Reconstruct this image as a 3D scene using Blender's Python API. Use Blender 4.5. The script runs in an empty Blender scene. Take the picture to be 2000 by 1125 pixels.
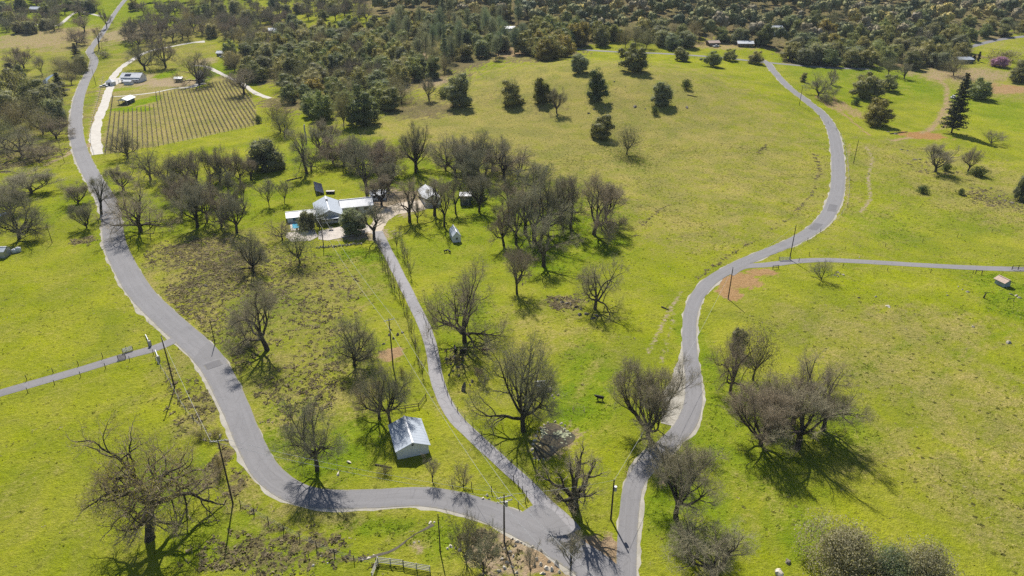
import bpy, math, random
import numpy as np
from mathutils import Vector

# ------------------------------------------------------------------ camera, sky, sun, exposure
S = bpy.context.scene
C = S.collection
FPX, PITCH, CAMH = 1333.0, math.radians(26.0), 85.0
cam_d = bpy.data.cameras.new('camera'); cam = bpy.data.objects.new('camera', cam_d); C.objects.link(cam)
cam_d.sensor_width = 36; cam_d.lens = 36*FPX/2000; cam_d.clip_start = 1; cam_d.clip_end = 12000
cam.location = (0, 0, CAMH); cam.rotation_euler = (math.pi/2-PITCH, 0, 0)
S.camera = cam
SUN = Vector((-0.22, 0.86, 1.0)).normalized()
w = bpy.data.worlds.new('World'); S.world = w; w.use_nodes = True
nt = w.node_tree; bg = nt.nodes['Background']
sky = nt.nodes.new('ShaderNodeTexSky'); sky.sky_type = 'NISHITA'; sky.sun_disc = False
sky.sun_elevation = math.asin(SUN.z); sky.sun_rotation = math.atan2(SUN.x, SUN.y)
sky.altitude = 400; sky.air_density = 1.0; sky.dust_density = 1.0
nt.links.new(sky.outputs[0], bg.inputs[0]); bg.inputs[1].default_value = 0.075
sun_d = bpy.data.lights.new('sun', 'SUN'); sun_d.energy = 5.0; sun_d.angle = math.radians(0.53); sun_d.color = (1, 0.95, 0.87)
sun = bpy.data.objects.new('sun', sun_d); C.objects.link(sun)
sun.rotation_euler = SUN.to_track_quat('Z', 'Y').to_euler(); sun.location = (-100, 300, 400)
S.view_settings.view_transform = 'Standard'; S.view_settings.look = 'None'
S.view_settings.exposure = 0.72; S.view_settings.gamma = 1
S.render.engine = 'CYCLES'
S.cycles.max_bounces = 5; S.cycles.diffuse_bounces = 2; S.cycles.transmission_bounces = 3; S.cycles.transparent_max_bounces = 4
S.cycles.use_denoising = False

rng = random.Random(7); nr = np.random.default_rng(7)
CP, SP = math.cos(PITCH), math.sin(PITCH)

# ------------------------------------------------------------------ terrain height and survey helpers
def Z(x, y):
    x = np.asarray(x, float); y = np.asarray(y, float)
    z = 0.9*np.sin(x/47+0.7)*np.sin(y/61+0.3) + 0.5*np.sin(x/29+y/37)
    z = z + 14*np.exp(-(((x-75)/120)**2 + ((y-445)/85)**2))
    y0 = 470 + 110/(1+np.exp((x+150)/50)); t = (y-y0)/60
    sp_ = 60*np.where(t > 30, t, np.log1p(np.exp(np.minimum(t, 30))))
    return z + 155*(1-np.exp(-sp_/1000))
def G(px, py):
    """point of the terrain seen at photo position px, py (2000 x 1125)"""
    u = (px-1000)/FPX; v = (py-562.5)/FPX
    d = np.array([u, CP-v*SP, -SP-v*CP]); d /= d[1]
    yy = np.concatenate([np.arange(20, 400, 1.0), np.arange(400, 2500, 2.0)])
    h = CAMH+d[2]*yy-Z(d[0]*yy, yy)
    i = int(np.argmax(h < 0)) if (h < 0).any() else len(yy)-1
    a, b = h[i-1], h[i]; yv = yy[i-1]+(yy[i]-yy[i-1])*(a/(a-b) if a != b else 0)
    return np.array([d[0]*yv, yv, float(Z(d[0]*yv, yv))])
def depth(p): return p[1]*CP-(p[2]-CAMH)*SP
def ppm(p): return FPX/depth(p)                       # photo pixels per metre at a point
def hgt(p, py, hpx): return hpx*depth(p)/(FPX*CP-(py-562.5-hpx)*SP)
def GP(pts): return np.array([G(*p) for p in pts])
def smooth_path(P, step):
    P = np.asarray(P, float); out = []
    Q = np.vstack([2*P[0]-P[1], P, 2*P[-1]-P[-2]])
    for i in range(1, len(Q)-2):
        p0, p1, p2, p3 = Q[i-1:i+3]; n = max(2, int(np.linalg.norm((p2-p1)[:2])/step))
        for k in range(n):
            t = k/n
            out.append(0.5*((2*p1)+(p2-p0)*t+(2*p0-5*p1+4*p2-p3)*t*t+(3*p1-p0-3*p2+p3)*t**3))
    out.append(P[-1]); return np.array(out)
def poly_dist(X, Y, P):
    d = np.full(X.shape, 1e9)
    for a, b in zip(P[:-1], P[1:]):
        ab = b[:2]-a[:2]; L = max(ab@ab, 1e-6)
        t = np.clip(((X-a[0])*ab[0]+(Y-a[1])*ab[1])/L, 0, 1)
        d = np.minimum(d, np.hypot(X-a[0]-t*ab[0], Y-a[1]-t*ab[1]))
    return d
def in_poly(x, y, P):
    c = False; n = len(P)
    for i in range(n):
        a, b = P[i], P[i-1]
        if (a[1] > y) != (b[1] > y) and x < (b[0]-a[0])*(y-a[1])/(b[1]-a[1])+a[0]: c = not c
    return c

# ------------------------------------------------------------------ mesh helpers
def obj(name, me, parent=None, loc=(0, 0, 0), rz=0.0, sc=None):
    o = bpy.data.objects.new(name, me); C.objects.link(o); o.location = loc; o.rotation_euler = (0, 0, rz)
    if sc is not None: o.scale = sc
    if parent is not None: o.parent = parent
    return o
def tag(o, label=None, cat=None, group=None, kind=None):
    for k, v in (('label', label), ('category', cat), ('group', group), ('kind', kind)):
        if v: o[k] = v
    return o
def thing(name, label, cat, loc=(0, 0, 0), rz=0.0, group=None):
    return tag(obj(name, None, None, tuple(loc), rz), label, cat, group)
def np_mesh(name, V, Fq, m=None, smooth=False):
    """V (n,3), Fq (m,k) one face size"""
    me = bpy.data.meshes.new(name); V = np.ascontiguousarray(V, np.float32); Fq = np.ascontiguousarray(Fq, np.int32)
    k = Fq.shape[1]; me.vertices.add(len(V)); me.vertices.foreach_set('co', V.ravel())
    me.loops.add(Fq.size); me.loops.foreach_set('vertex_index', Fq.ravel())
    me.polygons.add(len(Fq)); me.polygons.foreach_set('loop_start', np.arange(0, Fq.size, k, dtype=np.int32))
    if smooth: me.polygons.foreach_set('use_smooth', np.ones(len(Fq), bool))
    me.update(calc_edges=True)
    if m: me.materials.append(m)
    return me
def fattr(me, name, vals):
    a = me.attributes.new(name, 'FLOAT', 'POINT'); a.data.foreach_set('value', np.ascontiguousarray(vals, np.float32))
class MB:
    def __init__(s): s.v = []; s.f = []
    def add(s, V, Fs):
        n = len(s.v); s.v += [tuple(map(float, p)) for p in V]; s.f += [tuple(i+n for i in f) for f in Fs]; return s
    def box(s, x0, x1, y0, y1, z0, z1):
        return s.add([(x0,y0,z0),(x1,y0,z0),(x1,y1,z0),(x0,y1,z0),(x0,y0,z1),(x1,y0,z1),(x1,y1,z1),(x0,y1,z1)],
                     [(0,3,2,1),(4,5,6,7),(0,1,5,4),(1,2,6,5),(2,3,7,6),(3,0,4,7)])
    def beam(s, p, q, a, b=None):
        p, q = Vector(p), Vector(q); d = (q-p).normalized(); b = b or a
        u = d.cross(Vector((0, 0, 1))); u = Vector((1, 0, 0)) if u.length < 1e-4 else u.normalized(); n = u.cross(d)
        V = [c+u*(i*a/2)+n*(j*b/2) for c in (p, q) for i, j in ((-1,-1),(1,-1),(1,1),(-1,1))]
        return s.add(V, [(0,3,2,1),(4,5,6,7),(0,1,5,4),(1,2,6,5),(2,3,7,6),(3,0,4,7)])
    def tube(s, pts, rad, n=6, cap=True):
        pts = [Vector(p) for p in pts]; V = []; Fs = []
        for i, p in enumerate(pts):
            d = (pts[min(i+1, len(pts)-1)]-pts[max(i-1, 0)]).normalized()
            u = d.cross(Vector((0.31, 0.77, 0.2))).normalized(); t = u.cross(d); r = rad[i] if hasattr(rad, '__len__') else rad
            V += [p+(u*math.cos(2*math.pi*k/n)+t*math.sin(2*math.pi*k/n))*r for k in range(n)]
        for i in range(len(pts)-1):
            for k in range(n): Fs.append((i*n+k, i*n+(k+1) % n, (i+1)*n+(k+1) % n, (i+1)*n+k))
        if cap: Fs += [tuple(range(n-1, -1, -1)), tuple((len(pts)-1)*n+k for k in range(n))]
        return s.add(V, Fs)
    def slab(s, quad, t):
        q = [Vector(p) for p in quad]; n = (q[1]-q[0]).cross(q[3]-q[0]).normalized()*t
        return s.add(q+[p+n for p in q], [(0,3,2,1),(4,5,6,7),(0,1,5,4),(1,2,6,5),(2,3,7,6),(3,0,4,7)])
    def mesh(s, name, m=None, smooth=False):
        me = bpy.data.meshes.new(name); me.from_pydata(s.v, [], s.f)
        if m: me.materials.append(m)
        if smooth: me.polygons.foreach_set('use_smooth', np.ones(len(me.polygons), bool))
        return me
    def build(s, name, m=None, parent=None, loc=(0, 0, 0), rz=0.0, smooth=False): return obj(name, s.mesh(name, m, smooth), parent, loc, rz)

# ------------------------------------------------------------------ materials
class NT:
    def __init__(s, name, rough=0.9, spec=0.2):
        s.m = bpy.data.materials.new(name); s.m.use_nodes = True; s.t = s.m.node_tree; s.b = s.t.nodes['Principled BSDF']
        s.b.inputs['Roughness'].default_value = rough; s.b.inputs['Specular IOR Level'].default_value = spec
    def n(s, typ, **kw):
        nd = s.t.nodes.new('ShaderNode'+typ)
        for k, v in kw.items():
            if k.startswith('i_'): nd.inputs[k[2:].replace('_', ' ')].default_value = v
            else: setattr(nd, k, v)
        return nd
    def l(s, a, b): s.t.links.new(a, b)
    def pos(s): return s.n('NewGeometry').outputs['Position']
    def objc(s): return s.n('TexCoord').outputs['Object']
    def noise(s, scale, vec=None, detail=4, rough=0.6, dist=0.0, lo=0.35, hi=0.65):
        a = s.n('TexNoise'); a.inputs['Scale'].default_value = scale; a.inputs['Detail'].default_value = detail
        a.inputs['Roughness'].default_value = rough; a.inputs['Distortion'].default_value = dist
        s.l(vec if vec is not None else s.pos(), a.inputs['Vector'])
        r = s.n('MapRange'); r.inputs[1].default_value = lo; r.inputs[2].default_value = hi; s.l(a.outputs['Fac'], r.inputs[0]); return r.outputs[0]
    def mix(s, f, a, b, blend='MIX'):
        x = s.n('Mix', data_type='RGBA', blend_type=blend)
        for i, v in ((0, f), (6, a), (7, b)):
            if isinstance(v, (int, float)): x.inputs[i].default_value = v
            elif isinstance(v, tuple): x.inputs[i].default_value = (*v, 1)
            else: s.l(v, x.inputs[i])
        return x.outputs[2]
    def math(s, op, a, b=0.0, clamp=False):
        x = s.n('Math', operation=op, use_clamp=clamp)
        for i, v in ((0, a), (1, b)):
            if isinstance(v, (int, float)): x.inputs[i].default_value = v
            else: s.l(v, x.inputs[i])
        return x.outputs[0]
    def attr(s, name):
        a = s.n('Attribute'); a.attribute_name = name; return a.outputs['Fac']
    def rand(s): return s.n('ObjectInfo').outputs['Random']
    def col(s, c):
        if isinstance(c, tuple): s.b.inputs['Base Color'].default_value = (*c, 1)
        else: s.l(c, s.b.inputs['Base Color'])
        return s
    def bump(s, h, strength=0.3, dist=0.1):
        b = s.n('Bump'); b.inputs['Strength'].default_value = strength; b.inputs['Distance'].default_value = dist
        s.l(h, b.inputs['Height']); s.l(b.outputs[0], s.b.inputs['Normal']); return s
def simple(name, c, c2=None, scale=1.5, rough=0.85, spec=0.25, metal=0.0, use_obj=True):
    t = NT(name, rough, spec); t.b.inputs['Metallic'].default_value = metal
    t.col(t.mix(t.noise(scale, t.objc() if use_obj else None, 5, 0.65), c, c2 if c2 else tuple(x*0.72 for x in c))); return t.m
def ground_mat():
    t = NT('meadow', 1.0, 0.0); P = t.pos()
    big = t.noise(0.021, P, 5, 0.6, 0.4, 0.38, 0.62); mid = t.noise(0.13, P, 7, 0.68, 0.7, 0.40, 0.62)
    fine = t.noise(1.1, P, 6, 0.75, 0.0, 0.3, 0.7); tuft = t.noise(3.2, P, 3, 0.7, 0.0, 0.3, 0.7)
    dry, lush, dirt, scrub = t.attr('dry'), t.attr('lush'), t.attr('dirt'), t.attr('scrub')
    c = t.mix(big, (0.226, 0.258, 0.011), (0.244, 0.256, 0.026))
    c = t.mix(t.math('MULTIPLY', mid, 0.6), c, (0.242, 0.238, 0.044))
    c = t.mix(lush, c, t.mix(mid, (0.122, 0.194, 0.010), (0.188, 0.240, 0.012)))
    # straw and thatch showing through the new grass, patchy
    th = t.math('ADD', t.math('MULTIPLY', fine, 0.5), t.math('ADD', t.math('MULTIPLY', mid, 0.35), t.math('MULTIPLY', tuft, 0.3)))
    k = t.math('MULTIPLY', t.math('SUBTRACT', t.math('ADD', th, t.math('MULTIPLY', dry, 1.25)), 0.80), 2.4, True)
    c = t.mix(t.math('MULTIPLY', dry, 1.1, True), c, (0.208, 0.198, 0.040))
    c = t.mix(t.math('MULTIPLY', k, 0.8), c, t.mix(tuft, (0.182, 0.156, 0.042), (0.36, 0.305, 0.125)))
    # dead brush and dark forbs
    k2 = t.math('MULTIPLY', t.math('SUBTRACT', t.math('ADD', t.noise(0.5, P, 6, 0.75, 0.6, 0.3, 0.7), t.math('MULTIPLY', scrub, 1.5)), 0.98), 2.4, True)
    c = t.mix(k2, c, t.mix(tuft, (0.085, 0.072, 0.035), (0.215, 0.175, 0.095)))
    # dark specks: tussocks, cow pats
    vo = t.n('TexVoronoi'); vo.inputs['Scale'].default_value = 0.42; t.l(P, vo.inputs['Vector'])
    sp = t.math('MULTIPLY', t.math('LESS_THAN', t.math('ADD', vo.outputs['Distance'], t.math('MULTIPLY', fine, 0.16)), 0.24), t.math('MULTIPLY', t.noise(0.07, P, 3, 0.6, 0, 0.30, 0.52), t.math('ADD', 0.3, t.math('MULTIPLY', dry, 2.6)), True))
    c = t.mix(t.math('MULTIPLY', sp, 0.9), c, (0.07, 0.068, 0.02))
    c = t.mix(1.0, c, t.mix(t.noise(0.055, P, 5, 0.6, 0.8, 0.36, 0.64), (0.80, 0.86, 0.8), (1.14, 1.1, 1.1)), 'MULTIPLY')
    # tonal mottling of individual tufts
    c = t.mix(1.0, c, t.mix(fine, (0.72, 0.75, 0.7), (1.16, 1.14, 1.12)), 'MULTIPLY')
    c = t.mix(0.8, c, t.mix(tuft, (0.74, 0.77, 0.72), (1.18, 1.16, 1.16)), 'MULTIPLY')
    kd = t.math('MULTIPLY', t.math('SUBTRACT', t.math('ADD', t.math('MULTIPLY', t.noise(0.7, P, 6, 0.7), 0.55), t.math('MULTIPLY', dirt, 1.25)), 0.62), 2.6, True)
    hue = t.attr('hue')
    dc = t.mix(hue, t.mix(fine, (0.24, 0.185, 0.12), (0.36, 0.29, 0.2)), t.mix(fine, (0.235, 0.130, 0.050), (0.35, 0.21, 0.088)))
    c = t.mix(kd, c, dc)
    t.col(c)
    t.bump(t.math('ADD', t.math('MULTIPLY', tuft, 0.5), fine), 0.75, 0.35)
    return t.m
def asphalt_mat(name, c, crack, wear):
    t = NT(name, 0.9, 0.25); P = t.pos()
    uv = t.n('UVMap'); sx = t.n('SeparateXYZ'); t.l(uv.outputs[0], sx.inputs[0])
    f = t.noise(6, P, 4, 0.8, 0, 0.2, 0.8); m = t.noise(0.09, P, 4, 0.6, 0.3, 0.35, 0.65)
    cc = t.mix(f, tuple(x*0.86 for x in c), tuple(x*1.12 for x in c)); cc = t.mix(t.math('MULTIPLY', m, 0.5), cc, tuple(x*1.16 for x in c))
    # wheel tracks polished paler, the crown and seams darker
    wv = t.math('ABSOLUTE', t.math('SUBTRACT', t.math('ABSOLUTE', sx.outputs[0]), 0.45))
    tr = t.math('MULTIPLY', t.math('SUBTRACT', 0.2, wv), 3.0*wear, True)
    cc = t.mix(tr, cc, tuple(x*1.25 for x in c))
    lon = t.n('Combine'+'XYZ'); t.l(sx.outputs[0], lon.inputs[0]); t.l(t.math('MULTIPLY', sx.outputs[1], 0.018), lon.inputs[1])
    st = t.noise(7, lon.outputs[0], 4, 0.65, 0.15, 0.5, 0.72); cc = t.mix(t.math('MULTIPLY', st, 0.45), cc, tuple(x*0.72 for x in c))
    if crack:
        vo = t.n('TexVoronoi', feature='DISTANCE_TO_EDGE'); vo.inputs['Scale'].default_value = 0.42
        ds = t.n('TexNoise'); ds.inputs['Scale'].default_value = 0.9; t.l(P, ds.inputs['Vector'])
        t.l(t.mix(0.35, P, ds.outputs['Color'], 'ADD'), vo.inputs['Vector'])
        ck = t.math('MULTIPLY', t.math('LESS_THAN', vo.outputs['Distance'], 0.016), crack); cc = t.mix(ck, cc, tuple(x*0.55 for x in c))
    st2 = t.noise(0.35, P, 5, 0.7, 0.6, 0.56, 0.74); cc = t.mix(t.math('MULTIPLY', st2, 0.4), cc, tuple(x*0.68 for x in c))
    eg = t.math('MULTIPLY', t.math('SUBTRACT', t.math('ADD', t.math('ABSOLUTE', sx.outputs[0]), t.math('MULTIPLY', t.noise(1.3, P, 4, 0.7), 0.22)), 1.0), 5.0, True); cc = t.mix(t.math('MULTIPLY', eg, 0.7), cc, (0.20, 0.18, 0.12))
    pa = t.math('GREATER_THAN', t.noise(0.06, P, 1, 0.3, 0, 0.3, 0.7), 0.93); cc = t.mix(t.math('MULTIPLY', pa, 0.35), cc, tuple(x*0.75 for x in c))
    t.col(cc); t.bump(f, 0.25, 0.02); return t.m
def gravel_mat(name, a, b):
    t = NT(name, 0.95, 0.15); P = t.pos()
    f = t.noise(5, P, 5, 0.8, 0, 0.25, 0.75); m = t.noise(0.35, P, 5, 0.65, 0.3)
    t.col(t.mix(t.math('ADD', t.math('MULTIPLY', f, 0.6), t.math('MULTIPLY', m, 0.5)), a, b)); t.bump(f, 0.5, 0.04); return t.m
def leaf_mat(name, a, b, c, trans=0.25, sc=0.35):
    """a dark, b mid, c palest colour of the leaves themselves; varies by tree and clump"""
    t = NT(name, 0.7, 0.25)
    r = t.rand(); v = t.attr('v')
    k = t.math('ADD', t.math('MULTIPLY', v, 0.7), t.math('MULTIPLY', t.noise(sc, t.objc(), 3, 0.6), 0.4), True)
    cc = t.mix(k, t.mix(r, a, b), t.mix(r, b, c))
    r2 = t.math('FRACT', t.math('MULTIPLY', r, 7.31))
    cc = t.mix(1.0, cc, t.mix(r2, (0.75, 0.92, 0.80), (1.15, 1.08, 0.95)), 'MULTIPLY')
    t.col(cc)
    tr = t.n('BsdfTranslucent'); t.l(t.mix(1.0, cc, (1.0, 1.0, 0.55), 'MULTIPLY'), tr.inputs[0])
    mx = t.n('MixShader'); mx.inputs[0].default_value = trans; t.l(t.b.outputs[0], mx.inputs[1]); t.l(tr.outputs[0], mx.inputs[2])
    t.l(mx.outputs[0], t.t.nodes['Material Output'].inputs[0]); return t.m
def bark_mat(name, a, b):
    t = NT(name, 0.95, 0.1); n = t.noise(2.5, t.objc(), 5, 0.7); r = t.rand()
    r2 = t.math('FRACT', t.math('MULTIPLY', r, 5.17)); t.col(t.mix(1.0, t.mix(t.math('MULTIPLY', r, 0.45), t.mix(n, a, b), tuple(x*1.3 for x in b)), t.mix(r2, (0.86, 0.96, 0.86), (1.1, 1.02, 1.0)), 'MULTIPLY')); t.bump(n, 0.5, 0.06); return t.m
M = {}
M['ground'] = ground_mat()
M['asphalt'] = asphalt_mat('asphalt', (0.160, 0.156, 0.159), 0.25, 0.5)
M['asphalt_old'] = asphalt_mat('asphalt_old', (0.215, 0.208, 0.212), 0.8, 0.25)
M['asphalt_lane'] = asphalt_mat('asphalt_lane', (0.165, 0.158, 0.163), 0.4, 0.5)
M['gravel'] = gravel_mat('gravel', (0.20, 0.182, 0.145), (0.36, 0.34, 0.295))
M['gravel_white'] = gravel_mat('gravel_white', (0.33, 0.305, 0.265), (0.47, 0.445, 0.40))
M['gravel_tan'] = gravel_mat('gravel_tan', (0.30, 0.25, 0.19), (0.46, 0.40, 0.32))
M['bark'] = bark_mat('bark', (0.026, 0.022, 0.018), (0.075, 0.064, 0.052))
M['twig'] = bark_mat('twig', (0.165, 0.140, 0.094), (0.31, 0.268, 0.185))
M['twig_grey'] = bark_mat('twig_grey', (0.17, 0.148, 0.108), (0.30, 0.262, 0.195))
M['bud'] = leaf_mat('bud', (0.30, 0.25, 0.05), (0.38, 0.32, 0.06), (0.46, 0.40, 0.08), 0.5)
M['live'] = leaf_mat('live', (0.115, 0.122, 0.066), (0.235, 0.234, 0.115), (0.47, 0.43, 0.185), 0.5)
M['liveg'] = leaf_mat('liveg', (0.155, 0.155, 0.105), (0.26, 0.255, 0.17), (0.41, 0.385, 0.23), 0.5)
M['golden'] = leaf_mat('golden', (0.17, 0.145, 0.05), (0.26, 0.22, 0.075), (0.40, 0.33, 0.11), .5)
M['nearleaf'] = leaf_mat('nearleaf', (0.20, 0.198, 0.14), (0.30, 0.292, 0.205), (0.41, 0.395, 0.28), 0.45, 0.6)
M['pine'] = leaf_mat('pine', (0.12, 0.138, 0.102), (0.19, 0.21, 0.16), (0.29, 0.305, 0.235), 0.42)
M['darkpine'] = leaf_mat('darkpine', (0.022, 0.028, 0.014), (0.045, 0.052, 0.026), (0.08, 0.085, 0.04), 0.15)
M['shrub'] = leaf_mat('shrub', (0.13, 0.112, 0.070), (0.20, 0.172, 0.108), (0.28, 0.245, 0.155), 0.35)
M['greenbush'] = leaf_mat('greenbush', (0.045, 0.065, 0.02), (0.08, 0.11, 0.03), (0.13, 0.17, 0.05), 0.25)
M['springleaf'] = leaf_mat('springleaf', (0.15, 0.16, 0.03), (0.22, 0.23, 0.04), (0.30, 0.30, 0.06), 0.35)
M['redbud'] = leaf_mat('redbud', (0.26, 0.13, 0.24), (0.36, 0.19, 0.34), (0.46, 0.27, 0.44), 0.3)
M['white_wall'] = simple('white_wall', (0.62, 0.63, 0.64), (0.54, 0.55, 0.56), 0.8)
M['white_roof'] = simple('white_roof', (0.54, 0.55, 0.57), (0.42, 0.435, 0.455), 0.35, 0.5, 0.4)
M['metal_roof'] = simple('metal_roof', (0.33, 0.365, 0.41), (0.29, 0.325, 0.37), 0.3, 0.6, 0.3, 0.0)
M['dark_wall'] = simple('dark_wall', (0.085, 0.105, 0.11), (0.065, 0.08, 0.085), 0.7)
M['dark'] = simple('dark', (0.03, 0.03, 0.032), (0.02, 0.02, 0.022))
M['glass'] = simple('glass', (0.03, 0.035, 0.045), (0.02, 0.025, 0.03), 1, 0.08, 0.5)
M['solar'] = simple('solar', (0.012, 0.016, 0.035), (0.010, 0.012, 0.028), 1, 0.2, 0.5)
M['wood'] = simple('wood', (0.17, 0.125, 0.085), (0.10, 0.075, 0.052), 4)
M['pole'] = simple('pole', (0.075, 0.058, 0.045), (0.045, 0.036, 0.03), 3)
M['grey_wood'] = simple('grey_wood', (0.42, 0.40, 0.37), (0.30, 0.285, 0.26), 5)
M['steel'] = simple('steel', (0.42, 0.43, 0.44), (0.32, 0.33, 0.34), 3, 0.4, 0.5, 0.4)
M['wire'] = simple('wire', (0.42, 0.42, 0.42), (0.38, 0.38, 0.38), 3, 0.5)
M['concrete'] = simple('concrete', (0.48, 0.45, 0.41), (0.38, 0.355, 0.32), 1.2)
M['patio'] = simple('patio', (0.44, 0.39, 0.345), (0.33, 0.295, 0.26), 0.6)
M['rock'] = simple('rock', (0.40, 0.36, 0.29), (0.17, 0.15, 0.12), 2.2, 0.95)
M['rock_dark'] = simple('rock_dark', (0.20, 0.175, 0.14), (0.08, 0.07, 0.056), 2.2, 0.95)
M['rock_pale'] = simple('rock_pale', (0.66, 0.60, 0.50), (0.33, 0.29, 0.23), 2.5, 0.95)
M['tile_pink'] = simple('tile_pink', (0.42, 0.31, 0.25), (0.34, 0.26, 0.21), 2)
M['blue_wall'] = simple('blue_wall', (0.30, 0.35, 0.38), (0.25, 0.29, 0.32), 1)
M['hide_black'] = simple('hide_black', (0.016, 0.014, 0.013), (0.01, 0.009, 0.008), 2, 0.7)
M['hide_red'] = simple('hide_red', (0.10, 0.035, 0.02), (0.07, 0.025, 0.015), 2, 0.7)
def water_mat(name, a, b, rough=0.06):
    t = NT(name, rough, 0.3); t.col(t.mix(t.noise(0.35, None, 4, 0.6), a, b)); t.bump(t.noise(2.5, None, 3, 0.6), 0.08, 0.05); return t.m
M['pool'] = water_mat('pool', (0.05, 0.25, 0.38), (0.08, 0.32, 0.46))
M['pond'] = water_mat('pond', (0.045, 0.045, 0.025), (0.10, 0.078, 0.042), 0.08)
M['mud'] = simple('mud', (0.10, 0.085, 0.06), (0.05, 0.045, 0.035), 1.5, use_obj=False)
M['creek'] = water_mat('creek', (0.05, 0.07, 0.09), (0.07, 0.09, 0.11))
M['lily'] = simple('lily', (0.36, 0.37, 0.24), (0.28, 0.30, 0.17), 2)

# ------------------------------------------------------------------ routes (surveyed from the photograph)
R1 = [(262,-14),(245,0),(226,24),(206,56),(186,84),(176,100),(184,116),(181,132),(167,158),(155,190),(149,228),(150,262),(159,300),(181,345),(205,385),(217,420),(223,470),(241,515),(274,570),(325,622),(377,668),(417,713),(447,768),(470,820),(492,872),(520,920),(563,955),(620,973),(720,974),(830,970),(920,988),(1000,1018),(1080,1058),(1150,1100),(1205,1150),(1250,1200)]
R1w = [3.6,4,4.4,4.8,5.2,5.6,6,6,6,6.1,6.2,6.3,6.4,6.4,6.4,6.4,6.5,6.5,6.4,6.3,6.2,6,5.6,5.2,5,4.8,4.7,4.6,4.6,4.6,4.8,5.2,5.8,6.2,6,6]
R2 = [(1470,112),(1497,122),(1514,143),(1540,170),(1575,197),(1607,224),(1626,255),(1635,300),(1637,345),(1632,385),(1612,426),(1577,456),(1530,480),(1480,500),(1430,523),(1390,547),(1363,577),(1349,612),(1346,652),(1349,700),(1354,745),(1353,790),(1337,832),(1303,868),(1264,905),(1238,948),(1229,1000),(1225,1060),(1223,1125),(1222,1220)]
R2w = [5,5,5,5,5.2,5.3,5.4,5.5,5.4,5.2,5,4.7,4.5,4.3,4.2,4,3.8,3.6,3.4,3.5,3.6,3.8,4.0,3.7,3.4,3.3,3.2,3.1,3.0,3]
D1 = [(736,452),(750,480),(776,530),(806,590),(830,640),(845,690),(852,735),(867,780),(892,820),(926,853),(960,884),(992,914),(1029,947),(1058,981),(1094,1018),(1116,1042)]
D1w = [4,3.6,3.3,3.1,3.0,3.0,2.9,3.0,3.0,2.9,2.8,2.8,2.8,3.3,4.0,4.0]
D2 = [(-60,786),(0,768),(80,745),(160,722),(240,697),(300,681),(335,667),(365,655)]
D3 = [(2080,527),(2000,526),(1900,523),(1800,518),(1700,512),(1620,508),(1560,510),(1500,517),(1450,521),(1420,534)]
DV = [(190,302),(186,265),(192,235),(205,200),(214,172),(222,150),(240,130),(266,112),(292,100),(330,92),(372,84),(400,81)]
DP = [(222,189),(260,186),(300,181),(340,173),(372,170),(395,162)]
DR = [(378,128),(402,130),(430,143),(470,162),(500,182),(528,192)]
DG = [(733,456),(740,436),(762,414),(800,404),(850,397)]
DF = [(1120,96),(1200,101),(1300,105),(1400,112),(1497,122),(1600,131),(1700,135)]
DX = [(1880,96),(1915,86),(1950,78),(2000,71),(2040,68)]
DT = [(60,46),(110,50),(150,24),(200,32)]
def ribbon(name, pts, width, m, lift, edge=0.0, step=2.0, cross=6, label=None, off=0.0, seed=1):
    P = pts if isinstance(pts, np.ndarray) else GP(pts)
    W = np.full(len(P), float(width)) if np.isscalar(width) else np.array(width, float)
    Q = smooth_path(np.hstack([P[:, :2], W[:, None]]), step)
    xy = Q[:, :2]; wd = Q[:, 2]; T = np.gradient(xy, axis=0); T /= np.linalg.norm(T, axis=1)[:, None]; N = np.stack([T[:, 1], -T[:, 0]], 1)
    g = np.random.default_rng(seed); n = len(xy)
    def jag():
        if n < 8: return np.zeros(n)
        r = g.normal(0, 1, n); k = np.array([1, 2, 3, 2, 1])/9; return np.convolve(r, k, 'same')*1.6+r*0.35
    jl, jr = jag()*edge*0.55, jag()*edge*0.55
    V = []; uv = []; L = np.concatenate([[0], np.cumsum(np.linalg.norm(np.diff(xy, axis=0), axis=1))])
    for k in range(cross+1):
        s = k/cross*2-1
        e = (-jl if s < 0 else jr)*abs(s)
        p = xy+N*((s*wd/2+e+off)[:, None]); z = Z(p[:, 0], p[:, 1])+lift-(0.03 if abs(s) > 0.99 else 0)
        V.append(np.column_stack([p, z])); uv.append(np.column_stack([np.full(n, s), L]))
    V = np.stack(V, 1).reshape(-1, 3); uv = np.stack(uv, 1).reshape(-1, 2); c = cross+1
    a = (np.arange(n-1)[:, None]*c+np.arange(cross)[None]).ravel(); Fq = np.stack([a, a+1, a+c+1, a+c], 1)
    me = np_mesh(name, V, Fq, m, True)
    ul = me.uv_layers.new(name='UVMap'); ul.data.foreach_set('uv', uv[Fq.ravel()].astype(np.float32).ravel())
    o = obj(name, me); tag(o, label, None, None, 'structure'); return o
W_R1 = GP(R1); W_R2 = GP(R2); W_D1 = GP(D1); W_D2 = GP(D2); W_D3 = GP(D3); W_DV = GP(DV)

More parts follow.
